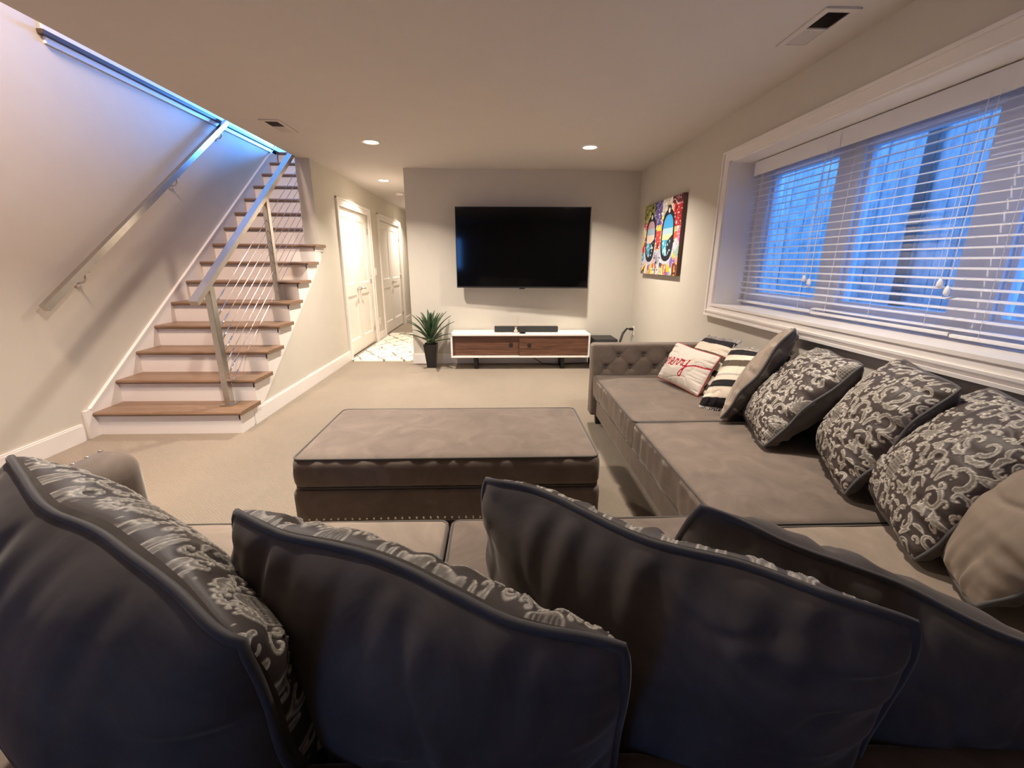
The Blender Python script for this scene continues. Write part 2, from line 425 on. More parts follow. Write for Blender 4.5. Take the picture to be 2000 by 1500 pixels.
fr.build('window_frame', M['vinyl'], win)
for y0, y1 in panes:
    s = MB(); w = .028
    s.box(GX - .012, GX + .03, y0, y0 + w, 1.095, 1.995); s.box(GX - .012, GX + .03, y1 - w, y1, 1.095, 1.995)
    s.box(GX - .012, GX + .03, y0 + w, y1 - w, 1.095, 1.095 + w); s.box(GX - .012, GX + .03, y0 + w, y1 - w, 1.995 - w, 1.995)
    so = s.build('sash', M['vinyl'], win)
    MB().box(GX + .006, GX + .012, y0 + w, y1 - w, 1.095 + w, 1.995 - w).build('pane', M['glass'], so)

# doors in the hall: casing, two leaves with two sunk panels each, hinges, lever
def lever(parent, y, z, sgn):
    h = MB(); X = XH - .028
    h.tube([(X, y, z), (X + .02, y, z)], .026, 16); h.tube([(X + .018, y, z), (X + .06, y, z)], .010, 10)
    h.tube([(X + .055, y - sgn * .012, z), (X + .055, y + sgn * .125, z - .003)], [.011, .008], 10)
    return h.build('lever_handle', M['chrome'], parent, True)
def double_door(name, span, label, second_lever):
    y0, y1 = span; d = holder(name, (XH, (y0 + y1) / 2, 0), label)
    c = MB(); w = .09
    c.box(XH, XH + .018, y0 - w, y0, 0, ZO + w); c.box(XH, XH + .018, y1, y1 + w, 0, ZO + w); c.box(XH, XH + .018, y0, y1, ZO, ZO + w)
    c.box(XH, XH + .026, y0 - w - .008, y0 - w + .008, 0, ZO + w); c.box(XH, XH + .026, y1 + w - .008, y1 + w + .008, 0, ZO + w)
    c.box(XH, XH + .026, y0 - w - .008, y1 + w + .008, ZO + w - .01, ZO + w + .008)
    c.build('door_casing', M['trim'], d)
    MB().box(XS + .02, XH - .075, y0 - .01, y1 + .01, 0, ZO).build('door_backing', M['dark_gap'], d)
    ym = (y0 + y1) / 2
    for k, (a, e) in enumerate(((y0 + .004, ym - .002), (ym + .002, y1 - .004))):
        X0, X1 = XH - .066, XH - .028; z0, z1 = .018, ZO - .006; st = .105
        s = MB()
        s.box(X0, X1, a, a + st, z0, z1); s.box(X0, X1, e - st, e, z0, z1)
        for q0, q1 in ((z0, z0 + .20), (.86, 1.02), (z1 - .115, z1)): s.box(X0, X1, a + st, e - st, q0, q1)
        leaf = s.build('door_leaf', M['door'], d)
        for q0, q1 in ((z0 + .20, .86), (1.02, z1 - .115)):
            p = MB(); A, E = a + st, e - st; i = .018
            v = [(X1, A, q0), (X1, E, q0), (X1, E, q1), (X1, A, q1), (X1 - .014, A + i, q0 + i), (X1 - .014, E - i, q0 + i), (X1 - .014, E - i, q1 - i), (X1 - .014, A + i, q1 - i)]
            p.add(v, [(0, 1, 5, 4), (1, 2, 6, 5), (2, 3, 7, 6), (3, 0, 4, 7), (4, 5, 6, 7)])
            p.build('door_panel', M['door'], leaf)
        yh = a + .002 if k == 0 else e - .002
        for zh in (.26, 1.05, 1.80):
            MB().tube([(X1 + .006, yh, zh - .045), (X1 + .006, yh, zh + .045)], .0075, 8).build('hinge', M['steel'], leaf, True)
        if k == 1: lever(leaf, a + .055, .945, 1)
        elif second_lever: lever(leaf, e - .055, .945, -1)
    return d
double_door('door_1', DO1, 'white double closet door nearer the stairs', True)
double_door('door_2', DO2, 'white double closet door farther down the hall', False)

# stairwell ledge on the left wall and skirt
led = holder('trim_1', (XW, 5.2, 2.9), 'white ledge with dark cap high on the staircase wall')
MB().box(XW, XW + .02, 3.69, 7.02, 2.812, 2.856, .004).build('apron', M['trim'], led)
MB().box(XW, XW + .045, 3.655, 7.02, 2.856, 2.888, .006).build('ledge_cap', wood('dark_cap_wood', (.03, .018, .012), (.055, .032, .022), (.08, .05, .035), 1), led)
MB().box(XW, XW + .012, 3.70, 7.02, 2.888, 3.60).build('upper_facing', M['trim'], led)
struct('trim_2', MB().prism([(3.235, 0), (3.60, 0), (7.0, 2.45), (7.0, 2.93), (3.285, .222), (3.235, .222)], 0, XW, XW + .020), M['trim'], 'white sloping skirt board up the staircase wall')
struct('trim_3', MB().bar((XW + .013, 3.285, .224), (XW + .013, 7.0, 2.932), .028, .010), M['trim'])

# ================================================================== STAIRCASE
st = thing('staircase', (-2.6, Y1, 0), 'staircase with brown wooden treads and white risers along the left wall', 'staircase')
NT = 14
for k in range(NT + 1):
    z = (k + 1) * R_; y = Y1 + k * T_
    xr = XH + .041 if k < 8 else XS + .0
    yb = y + T_ + .035 if k < NT else 7.6
    m = MB(); rn = .016
    prof = [(y + rn, z - .033), (y + .004, z - .027), (y, z - .0165), (y + .004, z - .006), (y + rn, z), (yb, z), (yb, z - .033)]
    m.prism(prof, 0, XW + .020, xr)
    m.build('tread', M['oak'], st)
    zr0 = k * R_
    MB().box(XW + .020, XH if k < 8 else XS, y + .034, y + .052, zr0, z - .033).build('riser', M['trim'], st)
    if k < 8:                                                       # cove under the nosing return
        MB().box(XH, XH + .014, y + .034, yb - .01, z - .075, z - .033).build('nosing_moulding', M['trim'], st)
zl = lambda y: .13 + (y - 3.68) * .736
sp = [(Y1 + .034, 0), (3.50, 0), (5.35, zl(5.35))]
top = []
for k in range(8):
    y = Y1 + k * T_ + .034; top += [(y, k * R_ - .033 if k else 0), (y, (k + 1) * R_ - .033)]
top = top[1:] + [(5.35, 8 * R_ - .033)]
MB().prism(sp + top[::-1], 0, XH, XH + .010).build('stringer', M['trim'], st)

def rail_z(y): return 1.045 + (y - 3.30) * .717
cr = thing('cable_railing', (-2.225, 3.5, R_), 'brushed steel railing with thin cables on the open side of the stairs', 'railing')
xr_ = -2.225
MB().bar((xr_, 3.29, rail_z(3.29)), (xr_, 5.30, rail_z(5.30)), .062, .040).build('handrail', M['steel'], cr)
for yp, kt in ((3.49, 0), (4.56, 4)):
    zb = (kt + 1) * R_
    p = MB().box(xr_ - .024, xr_ + .024, yp - .03, yp + .03, zb, rail_z(yp) - .028, .004).build('post', M['steel'], cr)
    MB().box(xr_ - .05, xr_ + .05, yp - .055, yp + .055, zb, zb + .010, .002).build('base_plate', M['steel'], p)
    MB().tube([(xr_, yp, rail_z(yp) - .04), (xr_, yp, rail_z(yp) - .016)], .012, 10).build('saddle', M['steel'], p)
for i in range(8):
    z0 = R_ + .115 + i * .096
    cz = lambda y: z0 + (y - 3.49) * .717
    c = MB().tube([(xr_, 3.52, cz(3.52)), (xr_, 5.35, cz(5.35))], .0028, 6, caps=False).build('cable', M['steel'], cr, True)
    MB().tube([(xr_, 3.515, cz(3.515)), (xr_, 3.60, cz(3.60)), (xr_, 3.605, cz(3.605)), (xr_, 3.68, cz(3.68))], [.0075, .0075, .005, .005], 8).build('tensioner', M['chrome'], c, True)
wrl = thing('wall_handrail', (XW + .075, 3.1, 1.0), 'brushed steel square handrail fixed to the wall left of the stairs', 'handrail')
xq = XW + .080
zq = lambda y: 1.035 + (y - 3.12) * .711
MB().bar((xq, 3.10, zq(3.10)), (xq, 5.72, zq(5.72)), .042, .050).build('rail', M['steel'], wrl)
for yb_ in (3.46, 4.68, 5.57):
    b = MB(); z = zq(yb_) - .03
    b.tube([(XW, yb_, z - .075), (XW + .008, yb_, z - .075)], .028, 14); b.tube([(XW + .006, yb_, z - .075), (xq - .02, yb_, z - .07), (xq, yb_, z - .045), (xq, yb_, z + .012)], .008, 8)
    b.box(xq - .016, xq + .016, yb_ - .035, yb_ + .035, z + .004, z + .009)
    b.build('bracket', M['chrome'], wrl, True)

# ================================================================== DAMASK PATTERN (raster of signed distances, then sampled on the cloth)
def make_damask(n=520):
    v, u = np.meshgrid(np.linspace(0, 1, n), np.linspace(0, .5, n // 2), indexing='ij')   # half tile, mirrored at u = .5
    sd = np.full(u.shape, 9.0)
    def stroke(pts, r0, r1):
        nonlocal sd
        pts = np.array(pts); m = len(pts)
        for i, p in enumerate(pts):
            r = r0 + (r1 - r0) * i / (m - 1)
            sd = np.minimum(sd, np.hypot(u - p[0], v - p[1]) - r)
    def spiral(cx, cy, R, a0, sweep, r0, r1, shrink=.25, k=34):
        t = np.linspace(0, 1, k); a = np.radians(a0 + sweep * t); q = R * (1 - (1 - shrink) * t)
        stroke(np.stack([cx + q * np.cos(a), cy + q * np.sin(a)], 1), r0, r1)
    def leaf(x, y, ang, L, wd, bend=0, k=22):
        t = np.linspace(0, 1, k); a = math.radians(ang)
        px = x + L * t * math.cos(a) - bend * np.sin(math.pi * t) * math.sin(a); py = y + L * t * math.sin(a) + bend * np.sin(math.pi * t) * math.cos(a)
        nonlocal sd
        for i in range(k):
            sd = np.minimum(sd, np.hypot(u - px[i], v - py[i]) - (wd * math.sin(math.pi * min(1, .12 + .88 * t[i])) ** .8 + .002))
    # central palmette
    for ang, L in ((90, .17), (62, .16), (36, .15), (10, .13), (-20, .11)): leaf(.5 + .02 * math.cos(math.radians(ang)), .70, 180 - ang, L, .020, .012)
    for k, (x, y) in enumerate(((.40, .93), (.33, .90), (.27, .84), (.235, .76), (.25, .68))): spiral(x, y, .034, 40 + 34 * k, 250, .013, .008)
    # side scrolls
    spiral(.13, .60, .10, -60, 300, .022, .010, .28); spiral(.36, .575, .075, 200, -290, .020, .009, .3)
    spiral(.10, .36, .085, 80, -300, .020, .010, .3); spiral(.23, .47, .05, 20, 280, .014, .008)
    spiral(.06, .86, .075, -90, 280, .019, .009); spiral(.16, .97, .06, 180, -260, .015, .008); spiral(.16, -.03, .06, 180, -260, .015, .008)
    spiral(.05, .10, .07, 90, -290, .018, .009); spiral(.38, .055, .06, 120, 280, .016, .008); spiral(.27, .14, .06, -20, -270, .016, .009)
    for x, y, a, L, b_ in ((.02, .48, 60, .15, .02), (.02, .73, 20, .14, -.03), (.15, .24, 120, .14, .03), (.30, .27, 160, .15, .03), (.18, .76, 70, .13, .02), (.44, .02, 100, .10, 0), (.33, .42, 30, .12, .02), (.02, .22, 10, .12, .02), (.30, .66, 120, .10, .02)): leaf(x, y, a, L, .020, b_)
    for x, y, R, a, sw in ((.045, .60, .035, 30, 300), (.21, .385, .035, 200, -280), (.30, .35, .045, 60, 270), (.235, .22, .03, 90, -280), (.42, .16, .04, 140, 280), (.09, .475, .03, 0, 260), (.245, .93, .03, 90, 270), (.06, .965, .03, 180, -270), (.12, .75, .035, 250, 280), (.34, .745, .03, 90, -270), (.43, .50, .035, 180, 280), (.20, .07, .03, 0, 270), (.04, .29, .03, 60, -280), (.33, .20, .03, 10, 280)):
        spiral(x, y, R, a, sw, .011, .006)
    for x, y, a, L in ((.09, .02, 60, .09), (.37, .13, 20, .08), (.13, .145, 0, .09), (.215, .30, 250, .08), (.03, .385, 40, .08), (.27, .52, 70, .09), (.42, .44, 150, .07), (.20, .655, 40, .09), (.06, .70, 100, .07), (.30, .80, 150, .07), (.19, .86, 110, .09), (.45, .58, 120, .07), (.40, .64, 80, .06)):
        leaf(x, y, a, L, .013, .01)
    for x, y in np.random.default_rng(3).uniform((0, 0), (.5, 1), (60, 2)): sd = np.minimum(sd, np.hypot(u - x, (v - y) * 1.2) - .0045)
    for k in range(7):
        a = math.radians(100 + 26 * k); spiral(.5 + .135 * math.cos(a), .335 + .155 * math.sin(a), .026, 60 + 26 * k, 260, .011, .007)
    # dotted heart in the middle
    heart = np.hypot((u - .5) / .10, (v - .335) / .125) - 1
    q = (np.sin((u * 1.6 + v) * 2 * math.pi * 17) * np.sin((u * 1.6 - v) * 2 * math.pi * 17))
    dots = (heart < -.05) & (q < .25)
    fill = (sd < 0) | dots
    edge = np.clip(1 - np.abs(sd + .0035) / .0050, 0, 1)
    ring = np.clip(1 - np.abs(heart) * .11 / .006, 0, 1)
    edge = np.maximum(edge, ring)
    fill = fill.astype(float)
    full = lambda a: np.concatenate([a, a[:, ::-1]], 1)
    return full(fill), full(edge)
DF, DE = make_damask()
def damask(uu, vv):
    n, m = DF.shape
    i = np.mod(vv, 1) * n; j = np.mod(uu, 1) * m
    i0 = np.floor(i).astype(int) % n; j0 = np.floor(j).astype(int) % m; i1 = (i0 + 1) % n; j1 = (j0 + 1) % m; fi = i - np.floor(i); fj = j - np.floor(j)
    s = lambda A: (A[i0, j0] * (1 - fj) + A[i0, j1] * fj) * (1 - fi) + (A[i1, j0] * (1 - fj) + A[i1, j1] * fj) * fi
    return s(DF), s(DE)
def lerp(a, b, t): return np.asarray(a) * (1 - t[..., None]) + np.asarray(b) * t[..., None]
def damask_paint(seed, scale=.74, off=(0, 0)):
    def f(S, T, w, h):
        uu = (S * w / 2) / (.46 * scale) + .5 + off[0]; vv = (T * h / 2) / (.56 * scale) + .5 + off[1]
        fl, ed = damask(uu, vv)
        sp = vnoise(uu * 140, vv * 170, seed) * .5 + .5
        col = lerp((.056, .041, .037), (.200, .180, .155), fl)
        col = lerp(col, (.74, .69, .60), np.clip(ed * (.40 + .85 * sp) + fl * .22 * (sp > .72), 0, 1))
        return col, fl * .0013 + ed * .0020
    return f
def stripes_paint(bands, basecol):
    def f(S, T, w, h):
        col = np.ones(S.shape + (3,)) * np.array(basecol)
        for t0, t1, c in bands:
            m = (T > t0) & (T < t1); col[m] = c
        col = col * (1 + .05 * vnoise(S * 60, T * 60, 5))[..., None]
        return col, np.zeros(S.shape)
    return f

# ================================================================== PILLOWS
def pillow(name, label, cat, TL, TR, BL, T, front=1, mats=(None, None, None), paint=None, n=90, group=None, seed=1, inset=.055, wrinkle=1.0, piping_r=.0065, wave=.010, sag=0.0, back_T=None):
    """cushion whose corners are TL, TR, BL; front = +1 when the face seen with TL left and TR right is the patterned face"""
    TL, TR, BL = [np.array(q, float) for q in (TL, TR, BL)]
    ex = (TR - TL) / 2 * 1.04; ey = (TL - BL) / 2 * 1.04; c = (TR + BL) / 2
    w, h = 2 * np.linalg.norm(ex), 2 * np.linalg.norm(ey)
    nn = np.cross(ex, ey); nn /= np.linalg.norm(nn)
    t = thing(name, tuple(c - ey), label, cat, group)
    def surf(S, T_, side, disp=None):
        cr = 1 - .055 * (S * T_) ** 6
        X = S * (1 - inset * (1 - T_ ** 2)) * cr; Y = T_ * (1 - inset * (1 - S ** 2)) * cr
        prof = (np.clip(1 - np.abs(S) ** 2.3, 0, 1) * np.clip(1 - np.abs(T_) ** 2.3, 0, 1)) ** .52
        z = (T if side == front or back_T is None else back_T) / 2 * prof
        z = z * (1 + .10 * vnoise(S * 1.6 + 9 + seed, T_ * 1.6 + 4 + 10 * side, seed))
        ds = 1 - np.abs(S); dt = 1 - np.abs(T_)
        puck = np.exp(-dt / .22) * (1 - np.exp(-dt / .02)) * vnoise(S * 11 + 30, np.sign(T_) * 5 + T_ * .8, seed + 3) + np.exp(-ds / .22) * (1 - np.exp(-ds / .02)) * vnoise(T_ * 11 + 30, np.sign(S) * 7 + S * .8, seed + 4)
        z = z + wrinkle * .26 * .075 * puck * np.clip(prof * 3, 0, 1)
        rid = np.abs(vnoise(S * 2.6 + T_ * 1.1 + seed, T_ * 2.2 - S * .9, seed + 6)); z = z - wrinkle * .26 * .035 * np.exp(-(rid / .12) ** 2) * prof
        sw = wave * (np.sin(S * 5.2 + seed) * (1 - S ** 2) * T_ ** 8 + np.sin(T_ * 5.0 + seed * 2) * (1 - T_ ** 2) * S ** 8 + .6 * vnoise(S * 3.1, T_ * 3.1, seed + 8) * np.maximum(S ** 8, T_ ** 8))
        if disp is not None: z = z + disp * np.clip(prof * 4, 0, 1)
        P = c + X[..., None] * ex + Y[..., None] * ey + ((z * side) + sw)[..., None] * nn
        P[..., 2] -= sag * (1 - S ** 2) * np.clip(T_, 0, 1) ** 2
        return P
    for kind, side in (('front_panel', front), ('back_panel', -front)):
        k = n if kind == 'front_panel' else min(n, 110)
        g = np.sin(np.linspace(-math.pi / 2, math.pi / 2, k + 1)) * .75 + np.linspace(-1, 1, k + 1) * .25
        S, Tt = np.meshgrid(g, g, indexing='ij')
        col = disp = None
        if kind == 'front_panel' and paint is not None: col, disp = paint(S, Tt, w, h)
        grid_mesh(kind, surf(S, Tt, side, disp), mats[0] if kind == 'front_panel' else mats[1], t, col, flip=(side < 0))
    if mats[2] is not None:
        q = np.linspace(-1, 1, 41)[:-1]
        S = np.concatenate([q, np.ones(40), -q, -np.ones(40)]); Tt = np.concatenate([-np.ones(40), q, np.ones(40), -q])
        L = surf(S[None] * .997, Tt[None] * .997, 1)[0]
        MB().tube(list(L), piping_r, 8, closed=True).build('piping', mats[2], t, True)
    return t

def down(TL, TR, lean, h):
    """bottom left corner: perpendicular to the top edge, hanging down with a lean (dx, dy)"""
    TL, TR = np.array(TL, float), np.array(TR, float); e = (TR - TL) / np.linalg.norm(TR - TL)
    d = np.array([lean[0], lean[1], -1.0]); d -= e * (d @ e); d /= np.linalg.norm(d)
    return TL + d * h

# ================================================================== SECTIONAL SOFA
sofa = thing('sectional_sofa', (.8, 1.0, 0), 'large taupe velvet sectional sofa under the window', 'sofa')
SX0, SXF = -1.20, .80                                              # inner face of the left arm, front line of the right wing
bs = MB(); bs.box(SX0 - .16, XR - .03, .16, 1.335, .09, .285, .012); bs.box(SXF + .035, XR - .03, 1.30, 3.43, .09, .285, .012)
bs.build('base', M['velvet'], sofa)
def tuft(P, N):                                                    # buttoned hollows and creases on the inner face of the far arm
    m = N[:, 1] < -.6
    for row, z in ((0, .505), (1, .605)):
        for k in range(5):
            x = .90 + k * .205 + row * .1025
            d2 = (P[:, 0] - x) ** 2 + (P[:, 2] - z) ** 2
            P[m, 1] += .022 * np.exp(-d2[m] / .0009)
            for dx, dz in ((.1025, .10), (-.1025, .10), (.1025, -.10), (-.1025, -.10)):
                L = math.hypot(dx, dz); a = ((P[:, 0] - x) * dx + (P[:, 2] - z) * dz) / L; bq = ((P[:, 0] - x) * dz - (P[:, 2] - z) * dx) / L
                s = m & (a > 0) & (a < L); P[s, 1] += .006 * np.exp(-(bq[s] / .011) ** 2) * (1 - a[s] / L)
    return P
arm = soft_box('arm', M['velvet'], sofa, SXF - .015, XR - .02, 3.425, 3.555, .09, .700, .022, (110, 6, 70), tuft)
for row, z in ((0, .505), (1, .605)):
    for k in range(4):
        x = .90 + k * .205 + row * .1025
        me = MB(); 
        for q in range(0, 1): me.add(*(lambda r: ([(x + a * r[0], 3.425 + .022 - b_, z + c_ * r[0]) for a, c_, b_ in [(math.cos(2 * math.pi * i / 10) * s_, math.sin(2 * math.pi * i / 10) * s_, h_) for s_, h_ in ((1, 0), (.7, .005)) for i in range(10)]] + [(x, 3.425 + .022 - .007, z)], [(i, (i + 1) % 10, (i + 1) % 10 + 10, i + 10) for i in range(10)] + [(10 + i, 10 + (i + 1) % 10, 20) for i in range(10)]))((.011,)))
        me.build('button', M['piping'], arm, True)
def roll(P, N):                                                    # left arm: rounded over at the top
    return P
larm = soft_box('arm', M['velvet'], sofa, SX0 - .17, SX0, .16, 1.41, .09, .735, .075, (10, 30, 24))
nl = MB()
for yy in np.linspace(1.12, 1.36, 6):
    for xx in (SX0 - .115, SX0 - .150):
        nl.lathe((xx, yy, .66 + math.sqrt(.075 ** 2 - (xx - SX0 + .17 - .075) ** 2) - .001), [(.0075, 0), (.0055, .003), (.001, .0045)], 8)
tag(nl.build('nailhead_trim', M['nail'], larm, True), 'nickel nailheads', None, None, 'stuff')
soft_box('back', M['velvet'], sofa, SX0, XR - .03, .12, .455, .28, .690, .06, (40, 8, 14))
soft_box('back', M['velvet'], sofa, XR - .17, XR - .025, .31, 3.425, .28, .700, .035, (8, 40, 14))
def seat(x0, x1, y0, y1, mat, front, seed, crown=.012):
    def f(P, N):
        s = (P[:, 0] - (x0 + x1) / 2) / ((x1 - x0) / 2); t = (P[:, 1] - (y0 + y1) / 2) / ((y1 - y0) / 2)
        topm = np.clip((P[:, 2] - .36) / .08, 0, 1)
        P[:, 2] += crown * topm * (1 - s ** 4) * (1 - t ** 4) + .004 * topm * vnoise(P[:, 0] * 7, P[:, 1] * 7, seed)
        side = (np.abs(N[:, 2]) < .5)
        wv = vnoise((P[:, 1] if front == 'x' else P[:, 0]) * 26, P[:, 2] * 5, seed + 2) * .010
        k = 0 if front == 'x' else 1
        P[side, k] += wv[side] * np.abs(N[side, k])
        return P
    o = soft_box('seat_cushion', mat, sofa, x0, x1, y0, y1, .272, SEAT, .026, (40, 40, 8), f)
    zf = lambda x, y: 0
    MB().tube(rect_loop(x0 + .006, x1 - .006, y0 + .006, y1 - .006, SEAT - .006), .0055, 6, closed=True).build('top_piping', M['piping'], o, True)
    MB().tube(rect_loop(x0 + .004, x1 - .004, y0 + .004, y1 - .004, .284), .0055, 6, closed=True).build('bottom_piping', M['piping'], o, True)
    return o
seat(SX0 + .004, -.172, .44, 1.370, M['velvet_light'], 'y', 1); seat(-.166, .790, .44, 1.370, M['velvet'], 'y', 2)
seat(.800, 1.66, .44, 1.298, M['velvet_light'], 'x', 3)
seat(.792, 1.66, 1.304, 2.325, M['velvet'], 'x', 4, .014); seat(.792, 1.66, 2.333, 3.415, M['velvet'], 'x', 5, .014)
for lx, ly in ((.87, 3.48), (1.72, 3.48), (.87, 1.5), (-1.28, 1.3), (-1.28, .22), (1.72, .22)):
    MB().add([(lx + a * q, ly + b_ * q, z) for q, z in ((.022, 0), (.030, .092)) for a, b_ in ((-1, -1), (1, -1), (1, 1), (-1, 1))], [(3, 2, 1, 0), (4, 5, 6, 7), (0, 1, 5, 4), (1, 2, 6, 5), (2, 3, 7, 6), (3, 0, 4, 7)]).build('leg', M['black_metal'], sofa)

# ================================================================== OTTOMAN
ot = thing('ottoman', (-.23, 2.2, 0), 'large rectangular taupe velvet ottoman in front of the sofa', 'ottoman')
OX0, OX1, OY0, OY1 = -.965, .495, 1.845, 2.575
soft_box('base', M['velvet'], ot, OX0, OX1, OY0, OY1, .125, .300, .016, (30, 16, 6))
def otf(P, N):
    s = (P[:, 0] - (OX0 + OX1) / 2) / ((OX1 - OX0) / 2); t = (P[:, 1] - (OY0 + OY1) / 2) / ((OY1 - OY0) / 2)
    P[:, 2] += .012 * np.clip((P[:, 2] - .38) / .06, 0, 1) * (1 - s ** 4) * (1 - t ** 4)
    sd_ = np.abs(N[:, 2]) < .6
    P[sd_, 1] += (vnoise(P[:, 0] * 24, P[:, 2] * 5, 4) * .005 * np.abs(N[:, 1]))[sd_]
    bul = .012 * (1 - ((P[:, 2] - .38) / .085) ** 2); P[:, 0] += N[:, 0] * np.clip(bul, 0, 1); P[:, 1] += N[:, 1] * np.clip(bul, 0, 1)
    return P
oc = soft_box('top_cushion', M['velvet'], ot, OX0 + .012, OX1 - .012, OY0 + .010, OY1 - .010, .302, .462, .028, (60, 30, 8), otf)
MB().tube(rect_loop(OX0 + .014, OX1 - .014, OY0 + .012, OY1 - .012, .456, .035), .0055, 6, closed=True).build('top_piping', M['piping'], oc, True)
MB().tube(rect_loop(OX0 + .012, OX1 - .012, OY0 + .010, OY1 - .010, .308, .03), .0050, 6, closed=True).build('bottom_piping', M['piping'], oc, True)
nm = MB()
def stud(x, y, z, nx, ny):
    tx, ty = -ny, nx; v = []
    for s_, h_ in ((.0065, 0), (.0045, .003)):
        for i in range(8):
            a = 2 * math.pi * i / 8; v.append((x + tx * s_ * math.cos(a) + nx * h_, y + ty * s_ * math.cos(a) + ny * h_, z + s_ * math.sin(a)))
    v.append((x + nx * .004, y + ny * .004, z))
    nm.add(v, [(i, (i + 1) % 8, (i + 1) % 8 + 8, i + 8) for i in range(8)] + [(8 + i, 8 + (i + 1) % 8, 16) for i in range(8)])
for x in np.arange(OX0 + .03, OX1 - .02, .034): stud(x, OY0, .149, 0, -1); stud(x, OY1, .149, 0, 1)
for y in np.arange(OY0 + .03, OY1 - .02, .034): stud(OX0, y, .149, -1, 0); stud(OX1, y, .149, 1, 0)
tag(nm.build('nailhead_trim', M['nail'], ot), 'row of nickel nailheads along the bottom edge', None, None, 'stuff')
for lx in (OX0 + .08, OX1 - .08):
    for ly in (OY0 + .08, OY1 - .08):
        MB().lathe((lx, ly, 0), [(.020, 0), (.030, .127)], 12).build('leg', M['black_metal'], ot, True)

# ================================================================== PILLOWS ON THE SOFA
GV = M['velvet_gray']; DM = M['damask']; PG = M['piping_gray']
bg_ = 'damask pillows with grey velvet backs'
def near(name, label, TL, TR, lean, h, seed, T=.26, damask_front=True, n=320, off=(0, 0), **k):
    BL = down(TL, TR, lean, h)
    return pillow(name, label, 'pillow', TL, TR, BL, T, -1, (DM if damask_front else GV, GV, PG), damask_paint(seed, .74, off) if damask_front else None, n, bg_ if damask_front else None, seed, **k)
near('damask_pillow', 'leftmost damask pillow at the near sofa back, beside the left arm, seen from behind', (-.93, .79, .985), (-.275, .39, .94), (-.06, .30), .66, 3, T=.24, back_T=.42, inset=.035, off=(.1, .2))
near('damask_pillow', 'second damask pillow from the left at the near sofa back, seen from behind', (-.425, .635, .955), (.14, .365, .945), (.05, .22), .55, 5, T=.19, back_T=.30, off=(.35, .05))
near('damask_pillow', 'third pillow from the left at the near sofa back, thin damask strip above grey back', (-.02, .735, .955), (.485, .385, .945), (.05, .14), .55, 8, T=.17, back_T=.30, off=(.0, .4))
near('velvet_pillow', 'plain grey velvet pillow at the right end of the near sofa back, no damask', (.335, .625, .955), (.86, .42, .80), (.05, .22), .52, 11, T=.26, back_T=.28, damask_front=False, n=110)
def wing(name, label, TL, TR, BR, seed, dam=True, T=.26, n=200, off=(0, 0), mats=None, **k):
    TL, TR, BR = [np.array(q, float) for q in (TL, TR, BR)]
    return pillow(name, label, 'pillow', TL, TR, BR + TL - TR, T, 1, mats or ((DM, GV, PG) if dam else (M['velvet_light'], GV, PG)), damask_paint(seed, .74, off) if dam else None, n, bg_ if dam else None, seed, **k)
wing('velvet_pillow', 'plain beige velvet pillow standing on edge between the striped and the damask pillows', (1.79, 2.525, .955), (1.53, 2.16, 1.015), (1.27, 2.25, .49), 21, False, .15, 100)
wing('damask_pillow', 'damask pillow under the window nearest the beige velvet pillow', (1.78, 2.26, .89), (1.60, 1.77, .91), (1.29, 1.88, .485), 23, off=(.2, .3))
wing('damask_pillow', 'middle one of the three damask pillows under the window', (1.775, 1.78, .935), (1.55, 1.33, .94), (1.335, 1.43, .485), 25, off=(.0, .0))
wing('damask_pillow', 'damask pillow under the window nearest the sofa corner', (1.75, 1.41, .915), (1.51, .95, .92), (1.245, 1.05, .485), 27, off=(.0, .1))
wing('velvet_pillow', 'plain beige velvet pillow in the sofa corner', (1.70, 1.10, .90), (1.48, .70, .92), (1.225, .86, .49), 29, False, .22, 110)

